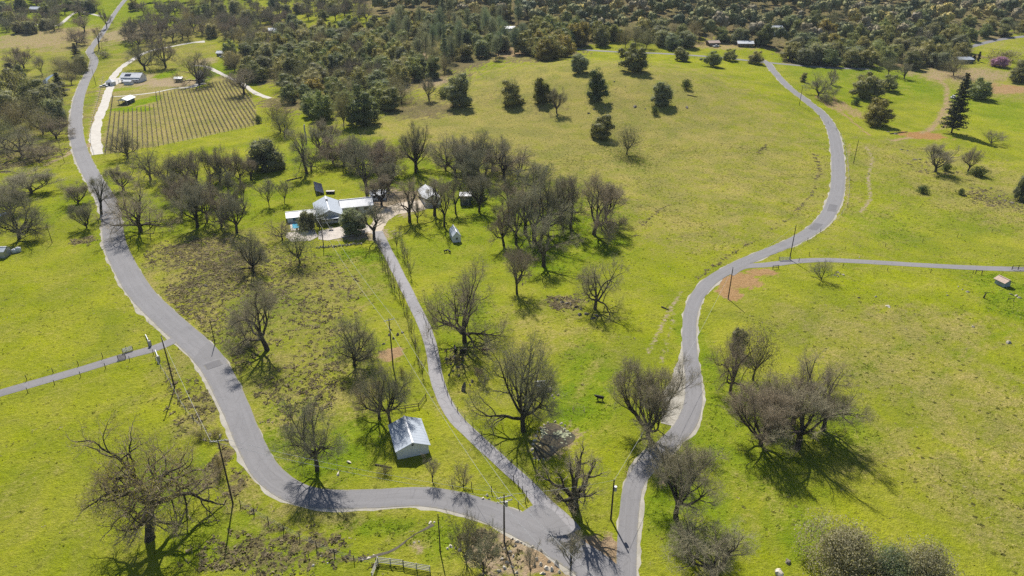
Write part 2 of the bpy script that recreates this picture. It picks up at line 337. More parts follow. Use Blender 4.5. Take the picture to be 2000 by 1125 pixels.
# ------------------------------------------------------------------ ground sheet
def axis(lo, hi, fine_lo, fine_hi, s0, grow, cap):
    a = list(np.arange(fine_lo, fine_hi, s0)); s = s0; x = a[-1]
    while x < hi: s = min(s*grow, cap); x += s; a.append(x)
    s = s0; x = fine_lo; b = []
    while x > lo: s = min(s*grow, cap); x -= s; b.append(x)
    return np.array(b[::-1]+a)
XA = axis(-5000, 5000, -130, 130, 1.3, 1.014, 400); YA = axis(-600, 7000, 60, 200, 1.3, 1.011, 400)
GX, GY = np.meshgrid(XA, YA); gx, gy = GX.ravel(), GY.ravel(); gz = Z(gx, gy)
def blob(px, py, rx, ry, rot=0.0, soft=0.6):
    c = G(px, py); s = ppm(c); fs = SP+CP*(py-562.5)/FPX
    dx, dy = gx-c[0], gy-c[1]; a = math.radians(rot); X = dx*math.cos(a)+dy*math.sin(a); Y = -dx*math.sin(a)+dy*math.cos(a)
    r = np.hypot(X/(rx/s), Y/(ry/s/fs)); q = s/14; wob = 0.2*np.sin(dx*q*1.9+px)*np.cos(dy*q*1.3+py+dx*q*.6)+0.14*np.sin(dx*q*3.7+dy*q*4.1+px)+0.1*np.sin(dx*q*7.1-dy*q*6.3)
    return np.clip((1+wob-r)/soft+0.5, 0, 1)
dry = np.full(gx.shape, 0.06); lush = np.zeros(gx.shape); dirt = np.zeros(gx.shape); scrub = np.zeros(gx.shape); hue = np.zeros(gx.shape)
for b in [(1100,190,340,70,.5),(1250,240,270,100,.44),(900,230,140,45,.5),(1150,290,230,80,.42),(1400,250,190,120,.36),(1330,410,140,70,.4),(1480,330,110,90,.3),(1060,640,90,60,.3),(800,240,120,30,.42),(1850,330,160,70,.35),(1900,380,120,60,.38),(1720,330,70,60,.3),
          (1750,640,220,50,.38),(1850,760,150,90,.34),(1950,820,110,120,.38),(1800,900,160,80,.28),(1900,930,90,60,.36),(1700,700,120,60,.36),(1550,620,90,40,.25),(1930,1000,100,120,.3),(1480,980,80,60,.2),
          (480,600,130,120,.3),(620,720,120,120,.3),(420,510,150,75,.40),(620,560,130,70,.36),(600,640,120,60,.3),(640,770,110,80,.34),(520,760,60,60,.3),(620,1000,120,40,.42),(480,960,30,40,.4),(400,800,50,90,.34),(340,720,40,50,.3),
          (950,700,70,40,.2),(1080,660,60,40,.3),(60,950,60,80,.16),(200,1000,40,60,.18),(100,100,110,35,.35),(300,100,70,30,.35),(60,150,80,25,.32),(350,115,60,25,.35),(330,150,40,14,.4),
          (1640,400,40,60,.1),(1900,160,90,25,.4),(1700,160,60,20,.2),(700,200,60,40,.3),(1180,660,40,60,.22),(900,760,60,60,.25),(100,250,70,60,.25),(60,330,60,30,.2),(820,560,30,60,.1),(800,1060,60,40,.2)]:
    dry = np.maximum(dry, b[4]*blob(*b[:4]))
for b in [(560,830,70,70,.8),(700,860,60,70,.85),(600,900,70,40,.8),(1130,790,70,60,.95),(1150,720,50,60,.8),(1060,490,80,50,.9),(1170,470,60,30,.85),(930,400,60,40,.7),(1060,400,90,90,.75),(980,380,110,70,.65),(1150,420,70,60,.7),(1220,310,50,25,.8),(900,350,110,40,.55),(420,400,120,60,.6),(280,420,70,50,.6),
          (510,620,80,90,.55),(690,690,60,50,.55),(900,610,70,70,.55),(1360,680,28,90,.8),(1350,1000,100,70,.8),(1450,850,110,120,.7),(1640,830,60,60,.75),(1560,1040,60,60,.8),(1900,430,160,30,.35),(1960,560,60,30,.85),(1990,600,60,30,.8),
          (1720,440,60,40,.55),(1600,150,50,30,.5),(1750,150,140,30,.75),(1950,210,80,60,.6),(1640,300,20,110,.3),(740,520,60,60,.5),(860,480,70,50,.4),(700,500,70,14,.95),(240,270,30,20,.6),(160,390,60,40,.5),(330,650,40,30,.3),
          (430,1050,120,60,.55),(330,940,70,60,.7),(730,1030,90,18,.8),(860,1060,40,40,.85),(650,1000,30,8,.3),(560,1090,120,30,.6),(800,330,110,40,.6),(640,290,80,40,.55),(450,130,40,25,.9),(700,140,60,40,.5),(170,200,22,60,.6),(240,80,60,30,.4),(90,30,160,30,.5),(300,10,160,20,.6),(900,115,120,25,.6),(180,230,12,60,.7)]:
    lush = np.maximum(lush, b[4]*blob(*b[:4]))
for b in [(470,590,110,80,.36),(560,540,110,50,.34),(610,690,100,90,.3),(640,590,70,60,.34),(560,730,60,60,.34),(400,495,110,38,.42),(390,570,80,50,.45),(450,530,60,50,.4),(610,540,70,30,.35),(560,660,60,50,.3),(470,700,40,60,.35),(600,770,80,60,.32),(530,1080,150,50,.5),(430,900,20,60,.6),(400,800,40,60,.4),(380,750,25,60,.3),(460,950,25,50,.5),(620,1065,60,16,.5),
          (830,215,70,14,.62),(790,205,60,16,.5),(960,190,50,12,.35),(1200,190,60,14,.3),(1060,210,60,15,.35),(300,95,50,14,.4),(1830,330,60,20,.25),(1950,390,60,25,.3),(1100,590,40,16,.5),(885,700,30,20,.4),(960,1060,60,50,.5),(1040,1080,60,40,.4),(165,470,25,10,.5),(60,300,80,30,.4),(70,230,90,60,.4),(1690,300,60,20,.2),(1620,580,80,30,.18),(1750,620,110,40,.2)]:
    scrub = np.maximum(scrub, b[4]*blob(*b[:4]))
for b in [(1448,548,40,15,.85,.8),(1425,572,22,14,.8,.8),(1490,532,34,7,.75,.8),(1412,552,16,14,.7,.8),(1880,146,110,10,.5,.3),(1960,175,80,7,.62,.7),(1655,212,20,16,.5,.5),(1620,205,12,14,.5,.5),(1805,265,45,7,.85,1),(1720,110,60,12,.4,.4),(763,692,22,14,.95,.6),(985,1080,80,55,.55,.1),(1080,1090,70,40,.7,.3),(1175,1075,55,32,.85,.35),(1235,940,24,30,.35,.2),(1085,860,54,42,.5,.2),(1110,590,45,14,.35,.3),(770,395,55,24,.95,.0),
          (700,455,75,16,.6,0),(80,72,110,12,.5,.3),(130,88,80,8,.4,.3),(245,65,50,9,.5,.1),(300,160,60,9,.5,.1),(265,158,40,14,.5,.1),(340,163,70,8,.6,.1),(250,200,25,14,.6,.2),(200,270,8,60,.6,.2),(820,1070,20,12,.5,.2),(1290,930,12,40,.5,.2),(1000,103,40,7,.55,.4),(810,140,12,30,.8,.1),(850,160,30,10,.5,.2),(400,120,25,6,.5,.1),(1400,88,90,5,.5,.4),(1880,60,80,20,.3,.1)]:
    k = b[4]*blob(*b[:4]); hue = np.where(k > dirt, b[5], hue); dirt = np.maximum(dirt, k)
def track(pts, wd, chan, amt, h=None):
    global dirt, dry, lush, scrub, hue
    d = poly_dist(gx, gy, GP(pts)); k = amt*np.clip(1.2-d/wd, 0, 1)
    if chan == 'dirt':
        if h is not None: hue = np.where(k > dirt, h, hue)
        dirt = np.maximum(dirt, k)
    elif chan == 'dry': dry = np.maximum(dry, k)
    elif chan == 'lush': lush = np.maximum(lush, k)
    else: scrub = np.maximum(scrub, k)
for tk in [([(1330,570),(1300,620),(1278,665),(1265,690)],1.0,'dirt',.52,0),([(1318,610),(1305,660),(1290,710)],.8,'dirt',.46,0),([(1740,275),(1800,265),(1830,240),(1848,205),(1850,170),(1830,152),(1780,142)],2.6,'dirt',.62,.4),([(1780,262),(1845,250),(1860,200)],2,'dirt',.5,.3),
           ([(1690,285),(1705,310),(1695,345),(1700,390),(1680,415)],1.2,'dirt',.56,0),([(1660,280),(1655,330),(1656,400)],1.2,'dirt',.45,.2),([(1590,300),(1600,330),(1585,380),(1540,430),(1470,470),(1400,515),(1340,560)],.8,'scrub',.42,None),([(1250,440),(1290,410),(1310,395)],1.5,'scrub',.32,None),([(1240,460),(1300,468),(1340,460)],1.5,'scrub',.32,None),
           ([(1670,735),(1720,700),(1780,665),(1850,655),(1900,635)],1.2,'lush',.8,None),([(1850,700),(1930,660),(2000,640)],1.0,'lush',.6,None),([(1780,780),(1850,720),(1900,690)],1.0,'lush',.6,None),([(1480,300),(1530,250),(1560,190)],1.6,'scrub',.4,None),
           ([(200,150),(196,185),(184,230),(178,260),(180,300)],1.8,'dirt',.8,.3),([(300,480),(330,520)],1,'dry',.5,None),([(1115,790),(1150,735),(1180,690),(1200,650)],2.0,'dry',.3,None),([(1060,480),(1000,600)],1.4,'scrub',.3,None),
           ([(320,700),(345,760),(380,820),(420,850)],2.0,'scrub',.35,None),([(470,985),(520,1020),(600,1065),(690,1095),(740,1100)],.8,'scrub',.7,None),([(205,170),(215,170)],2,'dirt',.5,0),([(640,500),(560,495)],1,'lush',.3,None),([(1700,265),(1640,215),(1630,190)],1.6,'dirt',.6,.6),([(2000,172),(1950,165),(1900,160)],2,'dirt',.7,.9)]:
    track(*tk)
# leaf litter and shade-tolerant ground under the woods
for pl, amt in (([(430,112),(520,92),(620,66),(740,58),(1010,40),(1040,70),(1120,62),(1150,90),(1070,122),(960,125),(850,160),(790,200),(640,235),(560,210),(520,195),(560,160),(470,155)], .8), ([(740,40),(1000,50),(1130,90),(1300,72),(1500,92),(1540,128),(1700,130),(1880,126),(1870,90),(2100,40),(2100,-40),(600,-40),(700,10)], .95), ([(240,75),(275,50),(560,40),(600,70),(500,98),(420,75),(330,82)], .6), ([(0,160),(110,130),(170,120),(140,190),(120,280),(60,310),(0,310)], .6)):
    Wp = GP(pl)[:, :2]; ids = np.where((gx < Wp[:, 0].max()) & (gx > Wp[:, 0].min()) & (gy < Wp[:, 1].max()) & (gy > Wp[:, 1].min()))[0]
    jx, jy = nr.normal(0, 7, len(ids))+9*np.sin(gy[ids]/13), nr.normal(0, 7, len(ids))+9*np.sin(gx[ids]/11+gy[ids]/29)
    ids = np.array([i for i, a_, b_ in zip(ids, jx, jy) if in_poly(gx[i]+a_, gy[i]+b_, Wp)], int)
    pat = np.clip(0.5+0.35*np.sin(gx[ids]/17+3*np.sin(gy[ids]/41))*np.cos(gx[ids]/37-gy[ids]/19)+nr.normal(0, .2, len(ids)), 0, 1)
    scrub[ids] = np.maximum(scrub[ids], amt*(0.45+0.55*pat)); dry[ids] = np.maximum(dry[ids], amt*.6); dirt[ids] = np.maximum(dirt[ids], amt*(.05+.25*(1-pat)))
# vineyard floor
VY = [(205,180),(330,168),(402,172),(412,150),(440,147),(480,170),(497,200),(505,243),(420,262),(300,287),(203,302),(198,270),(212,225)]
VYW = GP(VY)[:, :2]
near = [(i, in_poly(gx[i], gy[i], VYW)) for i in np.where((gx < VYW[:, 0].max()) & (gx > VYW[:, 0].min()) & (gy < VYW[:, 1].max()) & (gy > VYW[:, 1].min()))[0]]
vi = np.array([i for i, k in near if k], int)
dry[vi] = 0.5; lush[vi] = 0; dirt[vi] = 0.30; hue[vi] = 0.15
vg = np.maximum(blob(285,197,20,9), np.maximum(blob(255,213,38,5), blob(325,145,18,6))); lush = np.maximum(lush, vg); dirt = np.where(vg > .5, 0, dirt); dry = np.where(vg > .5, 0, dry)
a = (np.arange(len(YA)-1)[:, None]*len(XA)+np.arange(len(XA)-1)[None]).ravel()
gme = np_mesh('ground', np.column_stack([gx, gy, gz]), np.stack([a, a+1, a+len(XA)+1, a+len(XA)], 1), M['ground'], True)
for nm, v in (('dry', dry), ('lush', lush), ('dirt', dirt), ('scrub', scrub), ('hue', hue)): fattr(gme, nm, v)
tag(obj('ground', gme), 'rolling spring meadow with patches of straw, scrub and bare soil', None, None, 'structure')

# ------------------------------------------------------------------ roads
ribbon('gravel_shoulder', R1, [x+0.5 for x in R1w], M['gravel'], 0.03, 0.4, 1.2, 6, 'pale gravel verge of the western county road', 0.34, 1)
ribbon('road', R1, R1w, M['asphalt'], 0.085, 0.06, 1.5, 8, 'grey asphalt county road winding down from the vineyard', 0, 2)
ribbon('gravel_shoulder', R2, [x+0.6 for x in R2w], M['gravel'], 0.04, 0.4, 1.2, 6, 'pale gravel verge of the eastern road', -0.1, 3)
ribbon('road', R2, R2w, M['asphalt'], 0.100, 0.07, 1.5, 8, 'grey asphalt road curving round the eastern meadow', 0, 4)
M['patch'] = asphalt_mat('patch', (0.115, 0.112, 0.116), 0, 0.2)
for pp, lb in (([(1628,400),(1623,413)], 'upper dark repair patch on the eastern road bend'), ([(1600,437),(1586,449)], 'lower dark repair patch on the eastern road bend'), ([(413,708),(420,718)], 'dark repair patch on the western road below the lane')):
    ribbon('road_patch', pp, 3.6, M['patch'], 0.118, 0.03, .8, 4, lb, 0, 31)
ribbon('gravel_lay_by', [(1345,640),(1338,690),(1330,740),(1320,790),(1305,830)], [1.5,2.8,4.2,5.2,3], M['gravel'], 0.055, 0.4, 1.2, 6, 'pale gravel lay-by beside the eastern road', 0, 5)
ribbon('driveway', D1, D1w, M['asphalt_old'], 0.070, 0.08, 1.5, 6, 'cracked pale asphalt driveway up to the ranch house', 0, 6)
ribbon('lane', D2, 3.3, M['asphalt_lane'], 0.062, 0.06, 1.5, 6, 'narrow asphalt lane running off to the western pasture', 0, 7)
ribbon('lane', D3, [3.4]*9+[4.5], M['asphalt_lane'], 0.062, 0.08, 1.8, 6, 'narrow asphalt lane running off to the eastern hut', 0, 8)
ribbon('gravel_drive', DV, [5,5,5,5,5,4.8,4.5,4,3.8,3.5,5,8], M['gravel_white'], 0.06, 0.5, 2.5, 6, 'white gravel drive beside the vineyard', 0, 9)
ribbon('gravel_path', DP, [2.6]*4+[6,7], M['gravel_white'], 0.09, 0.25, 2.5, 5, 'pale gravel path crossing the vineyard', 0, 10)
ribbon('dirt_track', DR, 3.6, M['gravel_white'], 0.06, 0.4, 2.5, 5, 'pale track along the upper edge of the vineyard', 0, 11)
ribbon('gravel_yard', DG, [4,6,8,11,10], M['gravel_tan'], 0.05, 0.8, 1.5, 10, 'tan gravel yard between the ranch buildings', 0, 12)
ribbon('gravel_yard', [(212,166),(235,155),(262,150)], [9,12,10], M['gravel_white'], 0.045, 0.8, 2.5, 8, 'grey gravel forecourt of the vineyard house', 0, 13)
ribbon('road', DF, 5.0, M['asphalt'], 0.07, 0.1, 4, 4, 'distant road passing along the foot of the wood', 0, 14)
ribbon('road', DX, 5.0, M['asphalt'], 0.07, 0.1, 4, 4, 'distant road climbing at the far right', 0, 15)
ribbon('dirt_track', DT, 3.5, M['gravel_white'], 0.07, 0.3, 4, 4, 'pale track crossing the far left pasture', 0, 16)
# ------------------------------------------------------------------ tree builders
UP = np.array([0, 0, 1.0])
def unit(v): return v/(np.linalg.norm(v)+1e-9)
def runit(g): return unit(g.normal(size=3))
def strips(P, D, L, W, g, bend=0.25):
    """tapered two-step twigs: quad + triangle each"""
    n = len(P); side = np.cross(D, g.normal(size=(n, 3))); side /= np.linalg.norm(side, axis=1)[:, None]+1e-9
    mid = P+D*(L*0.5)[:, None]; D2 = D+g.normal(size=(n, 3))*bend; D2 /= np.linalg.norm(D2, axis=1)[:, None]
    tip = mid+D2*(L*0.5)[:, None]; s = side*(W*0.5)[:, None]
    V = np.stack([P-s, P+s, mid+s*0.7, mid-s*0.7, tip-s*.25, tip+s*.25], 1).reshape(-1, 3); b = np.arange(n)[:, None]*6
    return V, np.vstack([b+np.array([[0, 1, 2, 3]]), b+np.array([[3, 2, 5, 4]])]), mid, tip, D2
def tubes_mesh(name, tubes, m, H, W, sc):
    V = []; Fq = []; n0 = 0
    for pts, rs, ns in tubes:
        pts = np.array(pts)*sc; k = len(pts); T = np.gradient(pts, axis=0); T /= np.linalg.norm(T, axis=1)[:, None]+1e-9
        u = np.cross(T, np.array([0.31, 0.77, 0.2])); u /= np.linalg.norm(u, axis=1)[:, None]; w_ = np.cross(u, T)
        a = np.arange(ns)*2*math.pi/ns; r = np.array(rs)[:, None, None]
        V.append((pts[:, None]+(u[:, None]*np.cos(a)[None, :, None]+w_[:, None]*np.sin(a)[None, :, None])*r).reshape(-1, 3))
        i = (np.arange(k-1)[:, None]*ns+np.arange(ns)[None]).ravel(); j = (np.arange(k-1)[:, None]*ns+(np.arange(ns)[None]+1) % ns).ravel()
        Fq.append(np.stack([i, j, j+ns, i+ns], 1)+n0); n0 += k*ns
    return np.vstack(V), np.vstack(Fq)
def skeleton(seed, H, tf, n, ang, kink, trop, r0, lean=0.0, lens=(0.55, 0.5, 0.52, 0.55), droop=0.0):
    g = np.random.default_rng(seed); out = {0: [], 1: [], 2: [], 3: [], 4: []}
    def grow(p, d, L, r, lev):
        ns = (7, 8, 6, 4, 3)[lev]; pts = [p]; rs = [r*(1.35 if lev == 0 else 1)]; ds = [d]
        for i in range(ns):
            d = unit(d+runit(g)*kink*(0.5 if lev == 0 else 1)+UP*(trop if lev else 0)-UP*(droop*i/ns if lev in (1, 2) else 0))
            p = p+d*(L/ns); pts.append(p); ds.append(d); rs.append(r*(1-(i+1)/ns*(0.35 if lev == 0 else 0.62 if lev < 3 else 0.75)))
        out[lev].append((pts, rs, ds))
        if lev >= len(n): return
        k = max(1, int(round(n[lev]*g.uniform(0.8, 1.25)))); az = g.uniform(0, 6.28)
        for c in range(k):
            t = (0.62 if lev == 0 else 0.3)+(1-(0.62 if lev == 0 else 0.3))*(c+g.uniform(0.2, 0.9))/k; t = min(t, 0.98)
            f = t*ns; i = min(int(f), ns-1); q = pts[i]+(pts[i+1]-pts[i])*(f-i); dd = ds[i+1]
            az += 2.4+g.uniform(-.5, .5); u = unit(np.cross(dd, [0.3, 0.8, 0.51])); v = np.cross(dd, u)
            th = math.radians(g.uniform(*ang)*(1 if lev == 0 else 0.85)); pd = u*math.cos(az)+v*math.sin(az)
            nd = unit(dd*math.cos(th)+pd*math.sin(th)); rr = rs[i]*(0.70 if lev == 0 else 0.6)
            nl = (H*lens[0] if lev == 0 else L*lens[min(lev, 3)])*(1.2-0.55*(t-0.3))*g.uniform(0.75, 1.2)
            grow(q, nd, nl, max(rr, 0.02), lev+1)
        if lev: grow(pts[-1], ds[-1], L*0.45, rs[-1], min(lev+1, 4))
        else: grow(pts[-1], unit(ds[-1]+runit(g)*.3), H*lens[0]*0.95, rs[-1]*0.75, 1)
    grow(np.array([0, 0, -0.5]), unit(np.array([lean, g.uniform(-.05, .05), 1.0])), H*tf+0.5, r0, 0)
    return out, g
PROTO = {}
def reg(key, trunk, crown): PROTO[key] = (trunk, crown)
def bare(key, seed, H=18, W=16, tf=0.2, n=(6, 5, 5, 4), ang=(32, 78), kink=0.26, trop=0.05, r0=0.56, tw=2, twl=(0.5, 1.35), lean=0.0, m='twig', bud=0, tww=0.021, lens=(0.55, 0.5, 0.52, 0.55), droop=0.0, sub=1):
    sk, g = skeleton(seed, H, tf, n, ang, kink, trop, r0, lean, lens, droop)
    allp = np.vstack([np.array(b[0]) for l in sk for b in sk[l]])
    c = np.median(allp[allp[:, 2] > allp[:, 2].max()*.45][:, :2], axis=0); zt = allp[:, 2].max()*.65
    if key not in ('gnarl', 'snag'):
        for l in sk: sk[l] = [([q-np.array([c[0], c[1], 0])*.8*max(0, q[2])/zt for q in b[0]], b[1], b[2]) for b in sk[l]]
    allp = np.vstack([np.array(b[0]) for l in sk for b in sk[l]]); c = c*0
    rad = np.percentile(np.hypot(allp[:, 0]-c[0], allp[:, 1]-c[1]), 86); top = allp[:, 2].max()
    sc = np.array([W/2/rad*0.93, W/2/rad*0.93, H/top*0.96])
    T = [(b[0], b[1], 8 if l == 0 else 6 if l == 1 else 5) for l in (0, 1, 2) for b in sk[l]]
    V, Fq = tubes_mesh('t', T, None, H, W, sc); tm = np_mesh('trunk', V, Fq, M['bark'], True)
    B = [(b[0], b[1], 4 if l == 3 else 3) for l in (3, 4) for b in sk[l]]
    V1, F1 = tubes_mesh('c', B, None, H, W, sc)
    src = [b for l in (4, 3) for b in sk[l]]
    P = np.vstack([np.array(b[0][1:]) for b in src])*sc; D = np.vstack([np.array(b[2][1:]) for b in src])
    P = np.repeat(P, tw, 0); D = np.repeat(D, tw, 0); N = len(P)
    P = P+g.normal(size=(N, 3))*0.05
    D = D*0.55+g.normal(size=(N, 3))*0.6+UP*0.18; D /= np.linalg.norm(D, axis=1)[:, None]
    V2, F2, mid, tip, D2 = strips(P, D, g.uniform(twl[0], twl[1], N), np.full(N, tww), g)
    VV = [V1, V2]; FF = [F1, F2+len(V1)]; n0 = len(V1)+len(V2)
    for q in range(sub):
        D3 = D2+g.normal(size=(N, 3))*0.75; D3 /= np.linalg.norm(D3, axis=1)[:, None]
        V3, F3, _, _, _ = strips(mid if q == 0 else P, D3, g.uniform(twl[0]*.5, twl[1]*.7, N), np.full(N, tww*0.7), g)
        VV.append(V3); FF.append(F3+n0); n0 += len(V3)
    cm = np_mesh('crown', np.vstack(VV), np.vstack(FF), M[m])
    extra = None
    if bud:
        hi = tip[tip[:, 2] > H*bud]; hi = hi[g.random(len(hi)) < 0.75]
        q = leaf_quads(hi+g.normal(size=hi.shape)*0.1, None, 0.24, g); extra = np_mesh('leaf_buds', q[0], q[1], M['bud']); fattr(extra, 'v', np.repeat(g.random(len(hi)), 4))
    PROTO[key] = (tm, cm, H, W, extra)
def leaf_quads(P, Nn, size, g, flat=0.5):
    n = len(P); a = g.normal(size=(n, 3))
    if Nn is not None: a = Nn*flat*2+a*(1-flat)*1.2
    a /= np.linalg.norm(a, axis=1)[:, None]; u = np.cross(a, g.normal(size=(n, 3))); u /= np.linalg.norm(u, axis=1)[:, None]; v = np.cross(a, u)
    s = size*g.uniform(0.6, 1.3, n)[:, None]; u = u*s*0.5; v = v*s*0.34
    return np.stack([P-u*.9-v*.5, P+u*.2-v, P+u, P-u*.3+v], 1).reshape(-1, 3), np.arange(n*4).reshape(-1, 4)
def cube_sphere(n):
    V = []; Fq = []; idx = {}
    def vid(p):
        k = tuple(np.round(p, 4))
        if k not in idx: idx[k] = len(V); V.append(unit(np.array(p)))
        return idx[k]
    for ax in range(3):
        for s in (-1, 1):
            for i in range(n):
                for j in range(n):
                    q = []
                    for a_, b_ in ((i, j), (i+1, j), (i+1, j+1), (i, j+1)):
                        p = [0, 0, 0]; p[ax] = s; p[(ax+1) % 3] = 2*a_/n-1; p[(ax+2) % 3] = 2*b_/n-1; q.append(vid(p))
                    Fq.append(q if s > 0 else q[::-1])
    return np.array(V), np.array(Fq)
CSV, CSF = cube_sphere(3)
def lump(c, r, g, rough=.22, zs=.8):
    return c+CSV*(r*(1+g.normal(0, rough, len(CSV))))[:, None]*np.array([1, 1, zs])
def leafy(key, seed, H, W, m, lobes=26, per=330, size=0.42, base=0.22, shape=1.0, tf=0.25, r0=0.35, lobe_r=(0.11, 0.25), core=0.25, bark='bark', ragged=0.0, doms=4, solid=True):
    LV = []; LB = []
    g = np.random.default_rng(seed); R = W/2; hc = H*(1-base); PL = []; NL = []; VL = []
    nd = doms; dm = [(np.array([0, 0]), g.uniform(.62, .8), g.uniform(.92, 1.0))]; a0 = g.uniform(0, 6.28)
    for j in range(1, nd):
        a_ = a0+j*6.28/(nd-1 if nd > 1 else 1)+g.uniform(-.5, .5); q = g.uniform(.42, .62)*R; dm.append((np.array([math.cos(a_), math.sin(a_)])*q, g.uniform(.38, .56), g.uniform(.5, .88)))
    ctr = []; wts = np.array([d_[1]**2*d_[2] for d_ in dm]); wts /= wts.sum()
    for i in range(lobes):
        o_, rf, hf = dm[g.choice(nd, p=wts)]
        for _ in range(40):
            p = g.uniform(-1, 1, 3); q = math.hypot(p[0], p[1]); zz = (p[2]+1)/2
            lim = math.sqrt(max(0, 1-abs(2*zz-0.7)**2.2/1.75))*(1 if shape >= 1 else 1-(1-shape)*zz)
            c = np.array([o_[0]+p[0]*R*rf*.84, o_[1]+p[1]*R*rf*.84, H*base+hc*hf*zz*0.86+hc*.04])
            if 0.3*lim < q < lim and all(np.linalg.norm(c-c_) > 0.12*W for c_ in ctr): break
        ctr.append(c)
        r = g.uniform(*lobe_r)*W*(1.0 if zz < .75 else 0.85)
        k = int(per*(r/(W*.22))**2); d = g.normal(size=(k, 3)); d /= np.linalg.norm(d, axis=1)[:, None]
        lum = 1+0.22*np.sin(d[:, 0]*4+i)*np.sin(d[:, 1]*5+2*i)+0.14*np.sin(d[:, 2]*9+i)
        rr = r*(g.uniform(0.55, 1.05, k)**0.6)*lum*(1+ragged*np.abs(g.normal(size=k))); pts = c+d*rr[:, None]*np.array([1, 1, 0.8])
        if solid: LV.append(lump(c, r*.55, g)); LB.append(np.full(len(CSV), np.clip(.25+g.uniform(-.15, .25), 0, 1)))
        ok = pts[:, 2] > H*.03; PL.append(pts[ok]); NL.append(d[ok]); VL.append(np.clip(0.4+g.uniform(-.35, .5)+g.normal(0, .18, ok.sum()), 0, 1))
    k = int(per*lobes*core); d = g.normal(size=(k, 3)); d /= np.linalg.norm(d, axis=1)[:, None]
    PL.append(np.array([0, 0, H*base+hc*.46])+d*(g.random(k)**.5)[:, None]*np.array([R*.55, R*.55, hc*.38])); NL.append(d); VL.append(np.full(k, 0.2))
    P, N_, v = np.vstack(PL), np.vstack(NL), np.concatenate(VL)
    # twig-end sprays poking out of the outline
    V, Fq = leaf_quads(P, N_, size, g); v = np.repeat(v, 4)
    if LV:
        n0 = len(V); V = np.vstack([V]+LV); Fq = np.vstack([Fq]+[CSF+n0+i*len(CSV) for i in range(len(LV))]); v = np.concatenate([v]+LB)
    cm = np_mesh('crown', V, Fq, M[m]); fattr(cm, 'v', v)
    sk, _ = skeleton(seed+5, H, tf, (6, 4), (25, 65), 0.22, 0.05, r0)
    allp = np.vstack([np.array(b[0]) for l in sk for b in sk[l]]); rad = np.percentile(np.hypot(allp[:, 0], allp[:, 1]), 97)
    T = [(b[0], b[1], 7 if l == 0 else 5) for l in (0, 1, 2) for b in sk[l]]
    V, Fq = tubes_mesh('t', T, None, H, W, np.array([R*.78/rad, R*.78/rad, H*.86/allp[:, 2].max()]))
    PROTO[key] = (np_mesh('trunk', V, Fq, M[bark], True), cm, H, W, None)
def pine(key, seed, H, W, m, r0=0.3, tiers=26, base=0.2, per=5, ragged=0.5, taper=0.9):
    g = np.random.default_rng(seed); T = [([np.array([0, 0, -.5]), np.array([.1, 0, H*.35]), np.array([.05, .12, H*.7]), np.array([0, 0, H*.99])], [r0*1.2, r0*.8, r0*.45, .03], 7)]
    PP = []; NN = []; az = 0
    for i in range(tiers):
        z = H*(base+(1-base)*(i/(tiers-1))**0.95); f = (z/H-base)/(1-base); R = W/2*(1-f*taper)**0.8*(0.6+0.4*min(1, f*6+.4))
        for k in range(per):
            az += 2.4+g.uniform(-.5, .5); L = R*g.uniform(1-ragged, 1.08); dirn = np.array([math.cos(az), math.sin(az), g.uniform(-.15, .3)])
            e = np.array([0, 0, z+g.uniform(-.3, .3)])+dirn*L; s = np.array([0, 0, z]); T.append(([s, (s+e)/2-UP*.06*L, e], [.06, .04, .015], 3))
            c = max(12, int(34*L/2.5)); t = g.uniform(.25, 1.05, c)[:, None]; p = s+(e-s)*t+g.normal(size=(c, 3))*np.array([.32, .32, .18])*(0.5+L/5)
            PP.append(p); NN.append(np.tile(UP*.6, (c, 1))+g.normal(size=(c, 3))*.6)
    P = np.vstack(PP); V, Fq = leaf_quads(P, np.vstack(NN), 0.62, g, 0.3); cm = np_mesh('crown', V, Fq, M[m]); fattr(cm, 'v', np.repeat(np.clip(g.normal(.45, .3, len(P)), 0, 1), 4))
    V, Fq = tubes_mesh('t', T, None, H, W, np.ones(3)); PROTO[key] = (np_mesh('trunk', V, Fq, M['bark'], True), cm, H, W, None)
bare('oakA', 11); bare('oakB', 23, n=(7, 5, 5, 4), ang=(35, 82), kink=0.3); bare('oakC', 37, tf=0.26, ang=(28, 70), n=(6, 6, 5, 4))
bare('oakD', 51, tf=0.18, n=(7, 5, 4, 4), ang=(35, 88), kink=0.34, droop=0.12)
bare('oakE', 201, tf=0.15, n=(8, 5, 4, 4), ang=(40, 90), kink=0.3, droop=0.06); bare('oakF', 211, tf=0.3, n=(5, 5, 5, 5), ang=(30, 72), kink=0.34, r0=0.55)
bare('upA', 61, H=18, W=11, tf=0.25, ang=(18, 50), trop=0.09, n=(6, 5, 5, 4)); bare('upB', 73, H=18, W=12, tf=0.3, ang=(22, 55), trop=0.07, n=(6, 6, 4, 4))
bare('dense', 81, H=18, W=14, tf=0.12, ang=(18, 58), trop=0.1, n=(8, 6, 5, 4), tw=3, kink=0.2, m='twig')
bare('thin', 301, H=18, W=12, tf=0.35, ang=(25, 60), n=(5, 4, 4, 3), tw=2)
bare('gnarl', 95, H=16, W=16, tf=0.42, n=(4, 4, 4, 3), ang=(30, 75), kink=0.36, r0=1.2, tw=1, lean=0.3, lens=(0.55, .5, .5, .5))
bare('snag', 103, H=16, W=9, tf=0.4, n=(3, 3, 4, 3), ang=(25, 70), kink=0.36, r0=0.42, tw=2, lean=-0.1)
bare('bud', 117, H=22, W=27, tf=0.4, n=(8, 6, 5, 4), ang=(45, 95), kink=0.4, trop=0.02, r0=1.1, tw=2, bud=0.42, droop=0.12)
